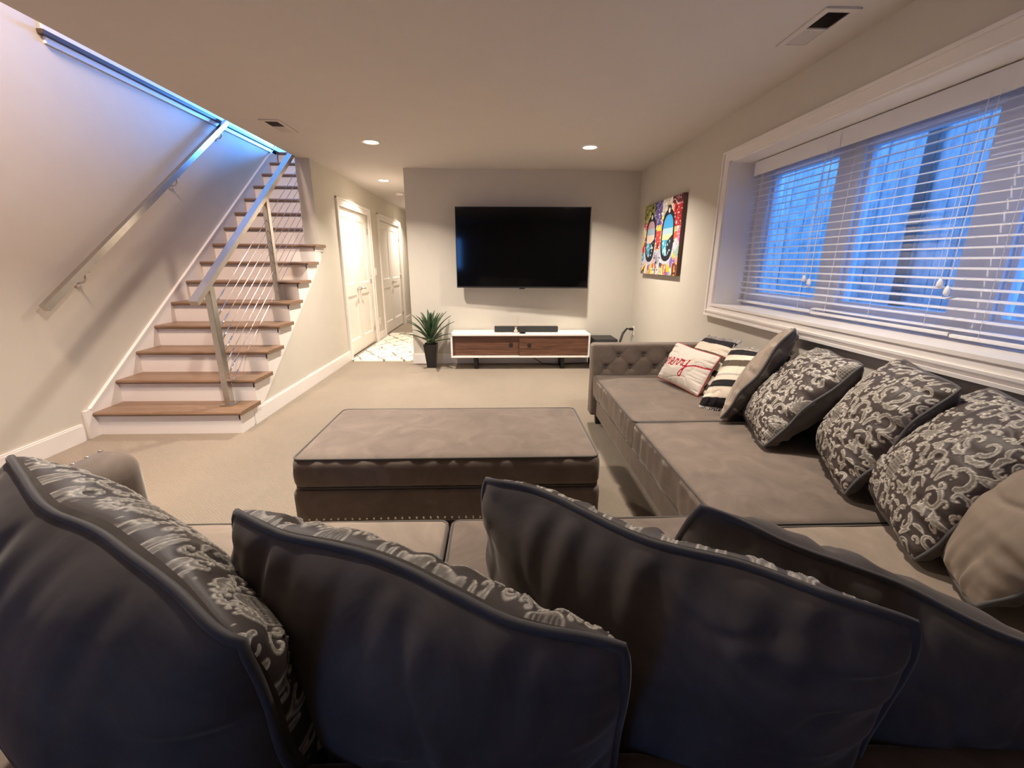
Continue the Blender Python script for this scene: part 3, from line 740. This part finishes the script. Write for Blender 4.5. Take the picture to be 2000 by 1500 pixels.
# white lumbar pillow with the red word and red border
def merry_paint():
    # cursive strokes in pillow units (x to the right, y up), one polyline per letter
    S_ = []
    def arc(cx, cy, rx, ry, a0, a1, k=10): return [(cx + rx * math.cos(math.radians(a0 + (a1 - a0) * i / k)), cy + ry * math.sin(math.radians(a0 + (a1 - a0) * i / k))) for i in range(k + 1)]
    S_.append([(-.02, .05), (.02, .17), (.05, .22)] + [(.055, .16), (.035, 0)])
    S_.append([(.04, .05)] + arc(.09, .12, .04, .10, 150, 20) + [(.115, 0)])
    S_.append([(.12, .05)] + arc(.17, .12, .04, .10, 150, 20) + [(.20, .03), (.23, .01)])
    S_.append([(.23, .02), (.29, .10)] + arc(.30, .15, .035, .07, -20, 200) + arc(.315, .08, .05, .08, 170, 320))
    S_.append([(.36, .03), (.41, .16), (.40, .21), (.43, .17), (.47, .18)] + [(.455, .08), (.47, .01), (.50, .03)])
    S_.append([(.50, .03), (.55, .16), (.54, .21), (.57, .17), (.61, .18)] + [(.595, .08), (.61, .01), (.64, .04)])
    S_.append([(.64, .17), (.65, .06)] + arc(.69, .06, .045, .06, 190, 340) + [(.755, .20), (.74, .02), (.70, -.20)] + arc(.665, -.22, .04, .07, 0, -190) + [(.68, -.10), (.78, .02), (.92, .075), (1.12, .06), (1.30, .085)])
    pts = []
    for s_ in S_:
        for a, b_ in zip(s_[:-1], s_[1:]):
            k = max(2, int(math.dist(a, b_) / .008)); pts += [(a[0] + (b_[0] - a[0]) * i / k, a[1] + (b_[1] - a[1]) * i / k) for i in range(k)]
    pts = np.array(pts); X = -.86 + pts[:, 0] * 1.52; Y = -.30 + pts[:, 1] * 1.75 + .26 * (X + .86)
    def f(S, T, w, h):
        d = np.full(S.shape, 9.0)
        for x, y in zip(X, Y): d = np.minimum(d, np.hypot((S - x) * w / 2, (T - y) * h / 2))
        col = np.ones(S.shape + (3,)) * np.array((.66, .60, .53))
        col[d < .0052] = (.42, .012, .035)
        return col, np.zeros(S.shape)
    return f
red = plain('red_cotton_border', (.42, .05, .05), .8)
pillow('lumbar_pillow', 'white oblong pillow with the red word merry at the far end of the sofa', 'pillow', (1.385, 3.22, .755), (1.50, 2.77, .735), (1.25, 3.20, .485), .15, 1, (M['cream'], M['cream'], red), merry_paint(), 150, None, 31, .085, .5, .004, .004)
for o in [q for q in bpy.data.objects if q.name.startswith('lumbar_pillow')]:
    for ch in o.children:
        if ch.name.startswith('back_panel'):
            ch.data.materials.clear(); ch.data.materials.append(plain('white_cotton', (.66, .60, .53), .85))
cream = (.68, .60, .49); brn = (.10, .075, .055); blk = (.022, .020, .022); wht = (.70, .66, .60)
def striped(label, TL, TR, BL, bands, seed, group, fringe=True):
    t = pillow('striped_pillow', label, 'pillow', TL, TR, BL, .19, 1, (M['cream'], plain('cream_cotton', cream, .85), None), stripes_paint(bands, cream), 110, group, seed, .05, .7, .004, .004)
    if fringe:
        TL, TR, BL = [np.array(q, float) for q in (TL, TR, BL)]; f = MB(); rr = np.random.default_rng(seed); upv = (TL - BL) / np.linalg.norm(TL - BL)
        nrm = np.cross(TR - TL, TL - BL); nrm /= np.linalg.norm(nrm)
        for edge, s_ in ((0, 1), (1, -1)):
            A, B = (TL, TR) if edge == 0 else (BL, BL + TR - TL)
            for k in range(130):
                q = rr.uniform(0, 1); base_ = A + (B - A) * q - upv * s_ * .05 * (4 * q * (1 - q)) * .2
                tip = base_ + upv * s_ * rr.uniform(.018, .034) + nrm * rr.uniform(-.014, .014) + (TR - TL) * rr.uniform(-.03, .03)
                mid = (base_ + tip) / 2 + nrm * rr.uniform(-.006, .006)
                f.tube([base_, mid, tip], [.003, .0028, .0015], 4, caps=False)
        tag(f.build('fringe', M['fringe'], t), 'fluffy grey fringe', None, None, 'stuff')
    return t
sg = 'striped fringed pillows'
striped('upright striped pillow with brown bands behind the white lettered pillow', (1.64, 3.30, .775), (1.62, 2.80, .820), (1.44, 3.27, .42), [(.74, 1, blk), (.20, .42, brn), (-.3, -.1, blk), (-.8, -.6, brn)], 41, sg)
striped('tilted striped pillow with dark bands leaning in front of the white lettered pillow', (1.50, 2.66, .815), (1.76, 2.46, .815), (1.275, 2.55, .475), [(.70, .93, blk), (.28, .50, brn), (-.42, -.2, blk), (-1, -.74, blk), (-.05, .02, (.40, .36, .33))], 43, sg)

# ================================================================== TELEVISION, STAND AND WHAT IS ON IT
tv = thing('television', (.32, D, 1.5), 'large black flat screen television mounted on the back wall', 'television')
def tvp(x, off, z): return (x, D - .115 - (x + .52) * .055 - off, z)
def tvbox(x0, x1, z0, z1, o0, o1):
    v = [tvp(x, o, z) for x in (x0, x1) for o in (o1, o0) for z in (z0, z1)]
    return MB().add(v, [(0, 1, 3, 2), (4, 6, 7, 5), (0, 4, 5, 1), (2, 3, 7, 6), (0, 2, 6, 4), (1, 5, 7, 3)])
TX0, TX1, TZ0, TZ1 = -.505, 1.155, 1.024, 1.990
tvbox(TX0, TX1, TZ0, TZ1, 0, .040).build('body', M['black_plastic'], tv)
tvbox(TX0 + .009, TX1 - .009, TZ0 + .018, TZ1 - .009, .040, .0415).build('screen', M['screen'], tv)
b = MB(); bz = (tvbox(TX0, TX1, TZ0, TZ0 + .018, .04, .045), tvbox(TX0, TX1, TZ1 - .009, TZ1, .04, .045), tvbox(TX0, TX0 + .009, TZ0, TZ1, .04, .045), tvbox(TX1 - .009, TX1, TZ0, TZ1, .04, .045))
for q in bz: b.add(q.v, q.f)
b.build('bezel', M['black_metal'], tv)
tvbox(.29, .36, TZ0 - .014, TZ0, .02, .042).build('sensor_bar', M['black_plastic'], tv)
wm = MB(); wm.box(.10, .55, D - .03, D, 1.35, 1.70); wm.bar((.32, D - .02, 1.52), (.32, D - .14, 1.52), .08, .2); wm.build('wall_mount', M['black_metal'], tv)

SY = 5.42; SXA, SXB, SZ0, SZ1, SD = -.585, 1.195, .158, .462, .37
ts = thing('tv_stand', (.31, SY + .2, 0), 'low white media console with two walnut doors under the television', 'tv stand')
c = MB(); th = .022
c.box(SXA, SXB, SY, SY + SD, SZ1 - th, SZ1, .002); c.box(SXA, SXB, SY, SY + SD, SZ0, SZ0 + th, .002)
c.box(SXA, SXA + th, SY, SY + SD, SZ0 + th, SZ1 - th); c.box(SXB - th, SXB, SY, SY + SD, SZ0 + th, SZ1 - th); c.box(SXA + th, SXB - th, SY + SD - .01, SY + SD, SZ0 + th, SZ1 - th)
c.build('cabinet_body', M['white_lacquer'], ts)
xm = .290
for k, (a, e, yo) in enumerate(((SXA + th + .002, xm + .012, .034), (xm - .002, SXB - th - .002, .014))):
    d = MB().box(a, e, SY + yo + .006, SY + yo + .018, SZ0 + th + .002, SZ1 - th - .002).build('sliding_door', M['walnut'], ts)
    zz = np.linspace(SZ0 + th + .002, SZ1 - th - .002, 4)
    for q in range(3): MB().box(a, e, SY + yo, SY + yo + .008, zz[q] + .0012, zz[q + 1] - .0012, .0015).build('board', M['walnut'], d)
    xk = .180 if k == 0 else .415; zk = .318
    MB().box(xk - .024, xk + .024, SY + yo - .004, SY + yo + .004, zk - .026, zk + .026, .002).build('square_pull', M['knob'], d)
for lx in (-.27, .86):
    l = MB(); 
    l.bar((lx + .00, SY + .06, 0.0), (lx - .01, SY + .06, SZ0), .048, .012, (0, 1, 0)); l.bar((lx, SY + SD - .06, 0), (lx - .01, SY + SD - .06, SZ0), .048, .012, (0, 1, 0)); l.box(lx - .034, lx + .014, SY + .05, SY + SD - .05, SZ0 - .012, SZ0)
    l.bar((lx, SY + .05, .006), (lx, SY + SD - .05, .006), .048, .012)
    l.build('leg', M['black_metal'], ts)
sb = thing('soundbar', (.39, SY + .22, SZ1), 'long dark soundbar on the media console', 'soundbar')
MB().box(-.03, .80, SY + .17, SY + .26, SZ1 + .004, SZ1 + .072, .008).build('speaker_body', M['black_plastic'], sb)
MB().box(-.022, .792, SY + .165, SY + .172, SZ1 + .008, SZ1 + .068).build('grille', M['grille'], sb)
for q in (.05, .72): MB().box(q, q + .06, SY + .19, SY + .24, SZ1, SZ1 + .005).build('foot', M['black_plastic'], sb)
rd = thing('reed_diffuser', (.245, SY + .12, SZ1), 'small glass reed diffuser in front of the soundbar', 'diffuser')
MB().lathe((.245, SY + .12, SZ1), [(.020, 0), (.026, .006), (.026, .03), (.012, .045), (.010, .062), (.013, .064), (.013, .07)], 18).build('bottle', M['glass_bottle'], rd, True)
for dx, dy in ((-.045, .01), (.03, .02), (.045, -.01), (.012, -.02)):
    MB().tube([(.245, SY + .12, SZ1 + .01), (.245 + dx, SY + .12 + dy, SZ1 + .22)], .0018, 5).build('reed', M['reed'], rd)
mb_ = thing('media_box', (.33, SY + .06, SZ1), 'small black streaming box beside the reed diffuser', 'media box')
MB().box(.295, .365, SY + .03, SY + .10, SZ1, SZ1 + .034, .006).build('case', M['black_plastic'], mb_)
MB().box(.310, .350, SY + .0285, SY + .0305, SZ1 + .010, SZ1 + .020).build('front_window', M['screen'], mb_)
tag(MB().tube([(.40, SY + SD + .01, .16), (.50, SY + SD + .005, .08), (.62, SY + .30, .012), (.80, SY + .22, .008), (1.05, SY + .33, .008), (1.3, SY + .36, .008)], .005, 6).build('power_cable', M['black_plastic'], None, True), 'thin dark cable trailing on the carpet under the media console', 'cable')
sw = thing('subwoofer', (1.38, 5.45, 0), 'black subwoofer box between the media console and the sofa', 'subwoofer')
MB().box(1.235, 1.53, 5.35, 5.70, .015, .405, .008).build('cabinet', M['black_plastic'], sw)
MB().box(1.247, 1.518, 5.341, 5.352, .03, .39, .004).build('grille', M['grille'], sw)
for q in (1.26, 1.50):
    for w_ in (5.37, 5.68): MB().lathe((q, w_, 0), [(.012, 0), (.014, .016)], 10).build('foot', M['black_plastic'], sw)

def plate(name, label, cat, ax, pos, w, h, d, parts):
    """wall plate: ax 'x+' faces +x, 'x-' faces -x"""
    x, y, z = pos; t = thing(name, pos, label, cat); s_ = 1 if ax == 'x+' else -1
    xa, xb = sorted((x, x + s_ * d)); MB().box(xa, xb, y - w / 2, y + w / 2, z - h / 2, z + h / 2, .002).build('cover_plate', M['white_lacquer'], t)
    for nm_, dz, pw, ph in parts:
        xa, xb = sorted((x + s_ * d * .8, x + s_ * (d + .004))); MB().box(xa, xb, y - pw / 2, y + pw / 2, z + dz - ph / 2, z + dz + ph / 2, .001).build(nm_, M['trim'], t)
    return t
plate('wall_outlet', 'white wall outlet low between the two hall doors', 'outlet', 'x+', (XH, 7.73, .33), .072, .115, .006, [('socket', .022, .034, .03), ('socket', -.022, .034, .03)])
plate('light_switch', 'white light switch on the wall between the two hall doors', 'switch', 'x+', (XH, 7.71, 1.17), .072, .115, .006, [('rocker', 0, .034, .068)])
ol = plate('wall_outlet', 'white wall outlet with a plugged cord behind the sofa arm', 'outlet', 'x-', (XR, 5.66, .47), .072, .115, .006, [('socket', .022, .034, .03), ('socket', -.022, .034, .03)])
pc = thing('power_lead', (1.79, 5.64, .47), 'black power lead plugged into the outlet behind the sofa arm', 'cable')
MB().box(1.765, 1.812, 5.64, 5.68, .475, .505, .004).build('plug', M['black_plastic'], pc)
MB().tube([(1.77, 5.66, .49), (1.72, 5.64, .50), (1.66, 5.60, .44), (1.62, 5.56, .34), (1.60, 5.5, .15), (1.58, 5.45, .01)], [.007, .012, .016, .016, .012, .008], 8).build('wire', M['black_plastic'], pc, True)

# ================================================================== PLANT
pl = thing('potted_agave', (-.86, 5.585, 0), 'spiky green agave plant in a tall black pot beside the media console', 'plant')
px_, py_ = -.860, 5.585
pt = MB()
rings = [(.052, 0), (.085, .300), (.085, .315), (.075, .315), (.073, .285)]
v = [(px_ + a * q, py_ + b_ * q, z) for q, z in rings for a, b_ in ((-1, -1), (1, -1), (1, 1), (-1, 1))]
f = [(3, 2, 1, 0), (16, 17, 18, 19)] + [(i * 4 + k, i * 4 + (k + 1) % 4, i * 4 + 4 + (k + 1) % 4, i * 4 + 4 + k) for i in range(4) for k in range(4)]
pt.add(v, f).build('pot', M['pot'], pl)
sv = MB(); sv.box(px_ - .072, px_ + .072, py_ - .072, py_ + .072, .28, .288); sv.build('soil', M['soil'], pl)
MB().tube([(px_, py_, .28), (px_, py_, .36), (px_, py_, .44)], [.05, .058, .02], 12).build('stem', M['leaf'], pl, True)
rr = random.Random(5); NLF = 28
for i in range(NLF):
    a = i * 2.39996; q = i / (NLF - 1)
    tilt = math.radians(74 - 70 * q ** .8 + rr.uniform(-5, 5)); L = .26 + .13 * math.sin(math.pi * (.25 + .65 * q)) + rr.uniform(-.02, .02); z0 = .33 + .10 * q
    if i == NLF - 1: tilt = .05; L = .33
    rad = Vector((math.cos(a), math.sin(a), 0)); per = Vector((-math.sin(a), math.cos(a), 0))
    if rad.y > 0: L = min(L, (.185 - .045) / max(.05, rad.y * math.sin(tilt)))
    v = []; K = 7
    for k in range(K + 1):
        t = k / K; bend = tilt + .18 * t * t
        p = Vector((px_, py_, z0)) + rad * (.025 + L * t * math.sin(bend)) + Vector((0, 0, 1)) * L * t * math.cos(bend)
        wd = .026 * (math.sin(math.pi * (.18 + .82 * t)) ** .75 if t < 1 else 0) + .0008
        nrm = (Vector((0, 0, 1)) * math.sin(bend) - rad * math.cos(bend))
        v += [p + per * wd + nrm * wd * .35, p - nrm * .003, p - per * wd + nrm * wd * .35, p + nrm * .004]
    f = [(j * 4 + m, j * 4 + (m + 1) % 4, j * 4 + 4 + (m + 1) % 4, j * 4 + 4 + m) for j in range(K) for m in range(4)] + [(0, 1, 2, 3)]
    mesh_obj('leaf', v, f, M['leaf'], pl, True)

# ================================================================== WALL ART
art = thing('wall_art', (XR, 4.9, 1.2), 'colourful canvas of two oval aeroplane windows on the right wall', 'painting')
AY0, AY1, AZ0, AZ1 = 4.36, 5.45, 1.215, 1.985
soft_box('canvas', plain('canvas_edge', (.14, .085, .075), .8), art, XR - .040, XR - .002, AY0, AY1, AZ0, AZ1, .003, (3, 8, 8))
def paint_art(n=150, m=200):
    v, u = np.meshgrid(np.linspace(0, 1, n), np.linspace(0, 1, m), indexing='ij')     # v up, u left to right as seen
    rg = np.random.default_rng(12)
    pal = np.array([(.55, .02, .03), (.70, .10, .05), (.80, .45, .04), (.75, .62, .10), (.05, .30, .42), (.20, .12, .42), (.72, .60, .52), (.60, .12, .25), (.08, .06, .10), (.30, .45, .35), (.55, .50, .60), (.75, .30, .25)])
    cx = rg.uniform(0, 1, 170); cy = rg.uniform(0, 1, 170); cc = rg.integers(0, len(pal), 170)
    wob = .02 * vnoise(u * 14, v * 14, 3)
    d = ((u[..., None] + wob[..., None] - cx) * 1.9) ** 2 + (v[..., None] + wob[..., None] - cy) ** 2
    col = pal[cc[d.argmin(-1)]]
    def zone(mask, c): 
        k = .8 + .35 * vnoise(u * 22, v * 22, 9)
        col[mask] = (np.array(c) * k[..., None])[mask]
    zone((v > .74) & (u < .30 + wob * 3), (.36, .36, .09)); zone((v > .55) & (u > .32) & (u < .52) & (v > .62 + (u - .42) * .6), (.14, .11, .33))
    zone((v > .78) & (u > .54) & (u < .72), (.55, .50, .42)); zone((v > .62) & (v < .88) & (u > .82), (.45, .02, .03)); zone((v > .9) & (u > .76), (.14, .02, .03))
    zone((v > .35) & (v < .60) & (u > .40) & (u < .53), (.62, .06, .04)); zone((v > .60) & (v < .68) & (u > .40) & (u < .52), (.72, .52, .05)); zone((v < .34) & (v > .14) & (u > .38) & (u < .55), (.42, .42, .50))
    streak = (vnoise(u * 34, v * 3, 4) > .1) & (v < .16)
    for k in range(9):
        zone(streak & (u > k / 9) & (u < (k + 1) / 9), [(.10, .05, .06), (.60, .05, .10), (.75, .42, .06), (.62, .10, .06), (.70, .62, .55), (.78, .45, .10), (.70, .12, .08), (.66, .55, .45), (.30, .06, .05)][k])
    sp = vnoise(u * 46, v * 46, 21) > .62; col[sp] = (.78, .72, .62)
    dk = vnoise(u * 30, v * 30, 31) > .72; col[dk] = (.03, .025, .03)
    for ox, oy, rx, ry, kind in ((.235, .50, .135, .30, 0), (.70, .52, .150, .31, 1)):
        e = lambda s: (np.abs((u - ox) / (rx * s)) ** 2.6 + np.abs((v - oy) / (ry * s)) ** 2.6)
        pale = (e(1.22) < 1) & (v < oy - .10); col[pale] = (.45, .48, .58)
        col[e(1.08) < 1] = (.012, .012, .016)
        col[(np.hypot((u - ox) * 1.4, v - oy - ry * 1.02) < .075)] = (.015, .015, .02); col[(np.hypot((u - ox) * 1.4, v - oy - ry * 1.04) < .032)] = (.62, .55, .50)
        ins = e(.86) < 1; t = np.clip((v - oy + ry * .86) / (2 * ry * .86), 0, 1)
        if kind: sky = np.where((t > .68)[..., None], np.array((.05, .30, .58)), np.where((t > .52)[..., None], np.array((.35, .50, .58)), np.array((.78, .60, .30))))
        else: sky = np.where((t > .78)[..., None], np.array((.45, .28, .32)), np.where((t > .62)[..., None], np.array((.30, .42, .52)), np.array((.72, .52, .42))))
        sea = t < .40; sky[sea] = (.05, .30, .45); wing_ = ins & (t < .36 - (ox - u) * 1.2) & (u > ox); sky[wing_] = (.02, .02, .03)
        foam = (vnoise(u * 40, v * 40, 51 + kind) > .35) & sea; sky[foam] = (.35, .55, .60)
        col[ins] = sky[ins]
    return col
A = paint_art()
n, m, _ = A.shape
Yg = np.linspace(AY1 - .001, AY0 + .001, m); Zg = np.linspace(AZ0 + .001, AZ1 - .001, n)
P = np.zeros((n, m, 3)); P[..., 0] = XR - .0408; P[..., 1] = Yg[None]; P[..., 2] = Zg[:, None]
grid_mesh('painted_face', P, M['art'], art, A, flip=False, smooth=False)

# ================================================================== CEILING FITTINGS
def downlight(x, y, p, label, group=None):
    t = thing('recessed_light', (x, y, H), label, 'light', group)
    r = MB(); nn = 28; v = []
    for q, z in ((.092, 0), (.090, -.006), (.070, -.008), (.064, -.002)): v += [(x + q * math.cos(2 * math.pi * k / nn), y + q * math.sin(2 * math.pi * k / nn), H + z) for k in range(nn)]
    r.add(v, [(i * nn + k, i * nn + (k + 1) % nn, (i + 1) * nn + (k + 1) % nn, (i + 1) * nn + k) for i in range(3) for k in range(nn)]).build('trim_ring', M['white_lacquer'], t, True)
    MB().lathe((x, y, H - .006), [(.064, .002), (.050, -.001), (.001, -.002)], 24).build('lens', M['lens'], t, True)
    l = area('bulb', (x, y, H - .014), (x, y, 0), .11, p, WARM, spread=math.radians(128), disk=True)
    attach(l, t)
lab = ['recessed ceiling light left of the television wall', 'recessed ceiling light above the right side of the television wall', 'assumed recessed ceiling light, out of view, over the left of the seating area', 'recessed ceiling light near the ceiling vent by the window', 'recessed ceiling light at the entrance of the hall', 'recessed ceiling light deep in the hall']
for (x, y, p), s_ in zip(DOWN, lab): downlight(x, y, p, s_)
def vent(cx, cy, label):
    t = thing('ceiling_vent', (cx, cy, H), label, 'vent'); w, l = .165, .365
    f = MB(); z0, z1 = H - .008, H - .0005
    f.box(cx - w / 2, cx + w / 2, cy - l / 2, cy - l / 2 + .03, z0, z1); f.box(cx - w / 2, cx + w / 2, cy + l / 2 - .03, cy + l / 2, z0, z1)
    f.box(cx - w / 2, cx - w / 2 + .03, cy - l / 2 + .03, cy + l / 2 - .03, z0, z1); f.box(cx + w / 2 - .03, cx + w / 2, cy - l / 2 + .03, cy + l / 2 - .03, z0, z1)
    f.box(cx - w / 2 + .03, cx + w / 2 - .03, cy - .006, cy + .006, z0, z1)
    f.build('frame', M['ceil'], t)
    MB().box(cx - w / 2 + .02, cx + w / 2 - .02, cy - l / 2 + .02, cy + l / 2 - .02, H - .0012, H - .0004).build('duct_opening', M['duct'], t)
    for side in (-1, 1):
        for k in range(11):
            y = cy + side * (.016 + k * .0132); s_ = .006 * side
            MB().add([(cx + sx * (w / 2 - .03), y + dy, z) for sx in (-1, 1) for dy, z in ((-s_ * 1.0, H - .0015), (s_ * 1.0, H - .0075))], [(0, 1, 3, 2)]).build('louver', M['ceil'], t)
vent(-1.83, 4.17, 'white ceiling vent above the staircase side'); vent(1.555, 2.43, 'white ceiling vent near the window')
sd_ = thing('smoke_detector', (-1.61, 7.83, H), 'round white smoke detector on the hall ceiling', 'smoke detector')
MB().lathe((-1.61, 7.83, H - .04), [(.045, 0), (.060, .012), (.066, .03), (.066, .04)], 24).build('housing', M['white_lacquer'], sd_, True)
MB().lathe((-1.61, 7.83, H - .048), [(.018, 0), (.022, .009)], 14).build('test_button', M['fringe'], sd_, True)

# ================================================================== HALL RUG
RX0, RX1, RY0, RY1 = -2.035, -1.165, 5.93, 8.35
rg_ = 150, 330
U, V = np.meshgrid(np.linspace(0, 1, rg_[0]), np.linspace(0, 1, rg_[1]), indexing='ij')
X = RX0 + U * (RX1 - RX0); Y = RY0 + V * (RY1 - RY0)
dx = np.maximum(np.maximum(RX0 + .06 - X, X - RX1 + .06), 0); dy = np.maximum(np.maximum(RY0 + .06 - Y, Y - RY1 + .06), 0); dc = np.hypot(dx, dy)
sc_ = np.where(dc > .06, .06 / np.maximum(dc, 1e-6), 1); X = np.where(X > (RX0 + RX1) / 2, np.where(dx > 0, RX1 - .06 + dx * sc_, X), np.where(dx > 0, RX0 + .06 - dx * sc_, X)); Y = np.where(Y > (RY0 + RY1) / 2, np.where(dy > 0, RY1 - .06 + dy * sc_, Y), np.where(dy > 0, RY0 + .06 - dy * sc_, Y))
a = (X * 1 + Y * .62) / .30 + .10 * vnoise(X * 9, Y * 9, 1); b_ = (X * 1 - Y * .62) / .30 + .10 * vnoise(X * 9, Y * 9, 2)
ln = ((np.abs(a - np.round(a)) < .045) | (np.abs(b_ - np.round(b_)) < .045)) & (vnoise(X * 16, Y * 16, 3) > -.35)
col = np.ones(X.shape + (3,)) * np.array((.74, .68, .58)); col[ln] = (.22, .17, .13)
Z = .022 + .004 * vnoise(X * 60, Y * 60, 4); eg = np.minimum(np.minimum(U, 1 - U) * (RX1 - RX0), np.minimum(V, 1 - V) * (RY1 - RY0)); Z = np.where(eg < .012, .002 + eg * 1.6, Z)
tag(grid_mesh('hall_rug', np.stack([X, Y, Z], -1), M['rug'], None, col), 'cream shag runner rug with thin dark diamond lines in the hall', 'rug')

# ================================================================== WINDOW BLINDS
BX = 2.012; half = .024
def blind(y0, y1, label, x, zbot, cords):
    t = thing('window_blind', (x, (y0 + y1) / 2, 2.08), label, 'blind', 'white slatted blinds in the window')
    hr = MB(); hr.box(x - .030, x - .018, y0 - .006, y1 + .006, 1.985, 2.082, .003); hr.box(x - .018, x + .03, y0, y1, 2.035, 2.082); hr.build('valance', M['slat'], t)
    k = 0; z = 1.962
    yy = np.linspace(y0 + .001, y1 - .001, 2)
    while z > zbot + .035:
        v = []
        for y in yy:
            for s_, dz in ((-1, 0), (-.5, .0022), (0, .003), (.5, .0022), (1, 0)): v.append((x + s_ * half, y, z + dz + s_ * .0035))
        for y in yy:
            for s_, dz in ((-1, 0), (-.5, .0022), (0, .003), (.5, .0022), (1, 0)): v.append((x + s_ * half, y, z + dz + s_ * .0035 - .0026))
        f = [(i, i + 1, i + 6, i + 5) for i in range(4)] + [(10 + i, 15 + i, 16 + i, 11 + i) for i in range(4)] + [(0, 5, 15, 10), (4, 14, 19, 9), (0, 10, 11, 1), (1, 11, 12, 2), (2, 12, 13, 3), (3, 13, 14, 4), (5, 6, 16, 15), (6, 7, 17, 16), (7, 8, 18, 17), (8, 9, 19, 18)]
        mesh_obj('slat', v, f, M['slat'], t); z -= .0425
    MB().box(x - .025, x + .025, y0 + .003, y1 - .003, zbot, zbot + .017, .004).build('bottom_rail', M['slat'], t)
    lad = MB()
    for q in (.14, .5, .86):
        y = y0 + (y1 - y0) * q
        for xx in (x - half - .001, x + half + .001): lad.tube([(xx, y, 2.03), (xx, y, zbot + .01)], .0011, 4, caps=False)
    lad.build('ladder_cord', M['cord'], t)
    for j, (yc, zc) in enumerate(cords):
        o = MB().tube([(x - .036, yc, 2.0), (x - .038, yc + .004, (2 + zc) / 2), (x - .036, yc, zc + .03)], .0016, 5).build('pull_cord', M['cord'], t)
        MB().lathe((x - .036, yc, zc - .006), [(.004, .040), (.010, .028), (.013, .012), (.010, 0), (.003, -.002)], 12).build('tassel', M['cord'], o, True)
blind(2.698, 3.555, 'white slatted blind on the window light nearest the television wall', BX, 1.038, [(2.785, 1.235), (2.735, 1.215)])
blind(1.819, 2.695, 'white slatted blind on the middle window light', BX, 1.034, [(1.905, 1.245), (1.865, 1.215)])
blind(.96, 1.816, 'white slatted blind on the window light nearest the sofa corner', BX - .003, 1.030, [(1.03, 1.24), (.99, 1.21)])

# ================================================================== OUTSIDE THE WINDOW
gw = struct('ground', MB().box(XR + .32, 3.3, -1.0, 5.5, .70, .80), M['gravel'], 'gravel bottom of the window well')
fn = thing('retaining_fence', (3.02, 2.3, .8), 'tall fence of weathered vertical boards outside the window', 'fence')
y = .0; k = 0
while y < 5.2:
    w = .138 + RNG.uniform(-.012, .012); dx_ = RNG.uniform(-.006, .006)
    MB().box(3.0 + dx_, 3.03 + dx_, y, y + w - .007, .80, 2.95 + RNG.uniform(-.02, .02)).build('board', M['plank'], fn); y += w
MB().box(3.032, 3.06, 0, 5.2, 1.2, 1.3).build('cross_rail', M['plank'], fn); MB().box(3.032, 3.06, 0, 5.2, 2.5, 2.6).build('cross_rail', M['plank'], fn)
ps = MB(); ps.box(2.955, 2.963, 3.115, 3.195, .80, 3.0); ps.box(2.963, 2.995, 3.150, 3.160, .80, 3.0)
ps.build('steel_post', M['rust'], fn)
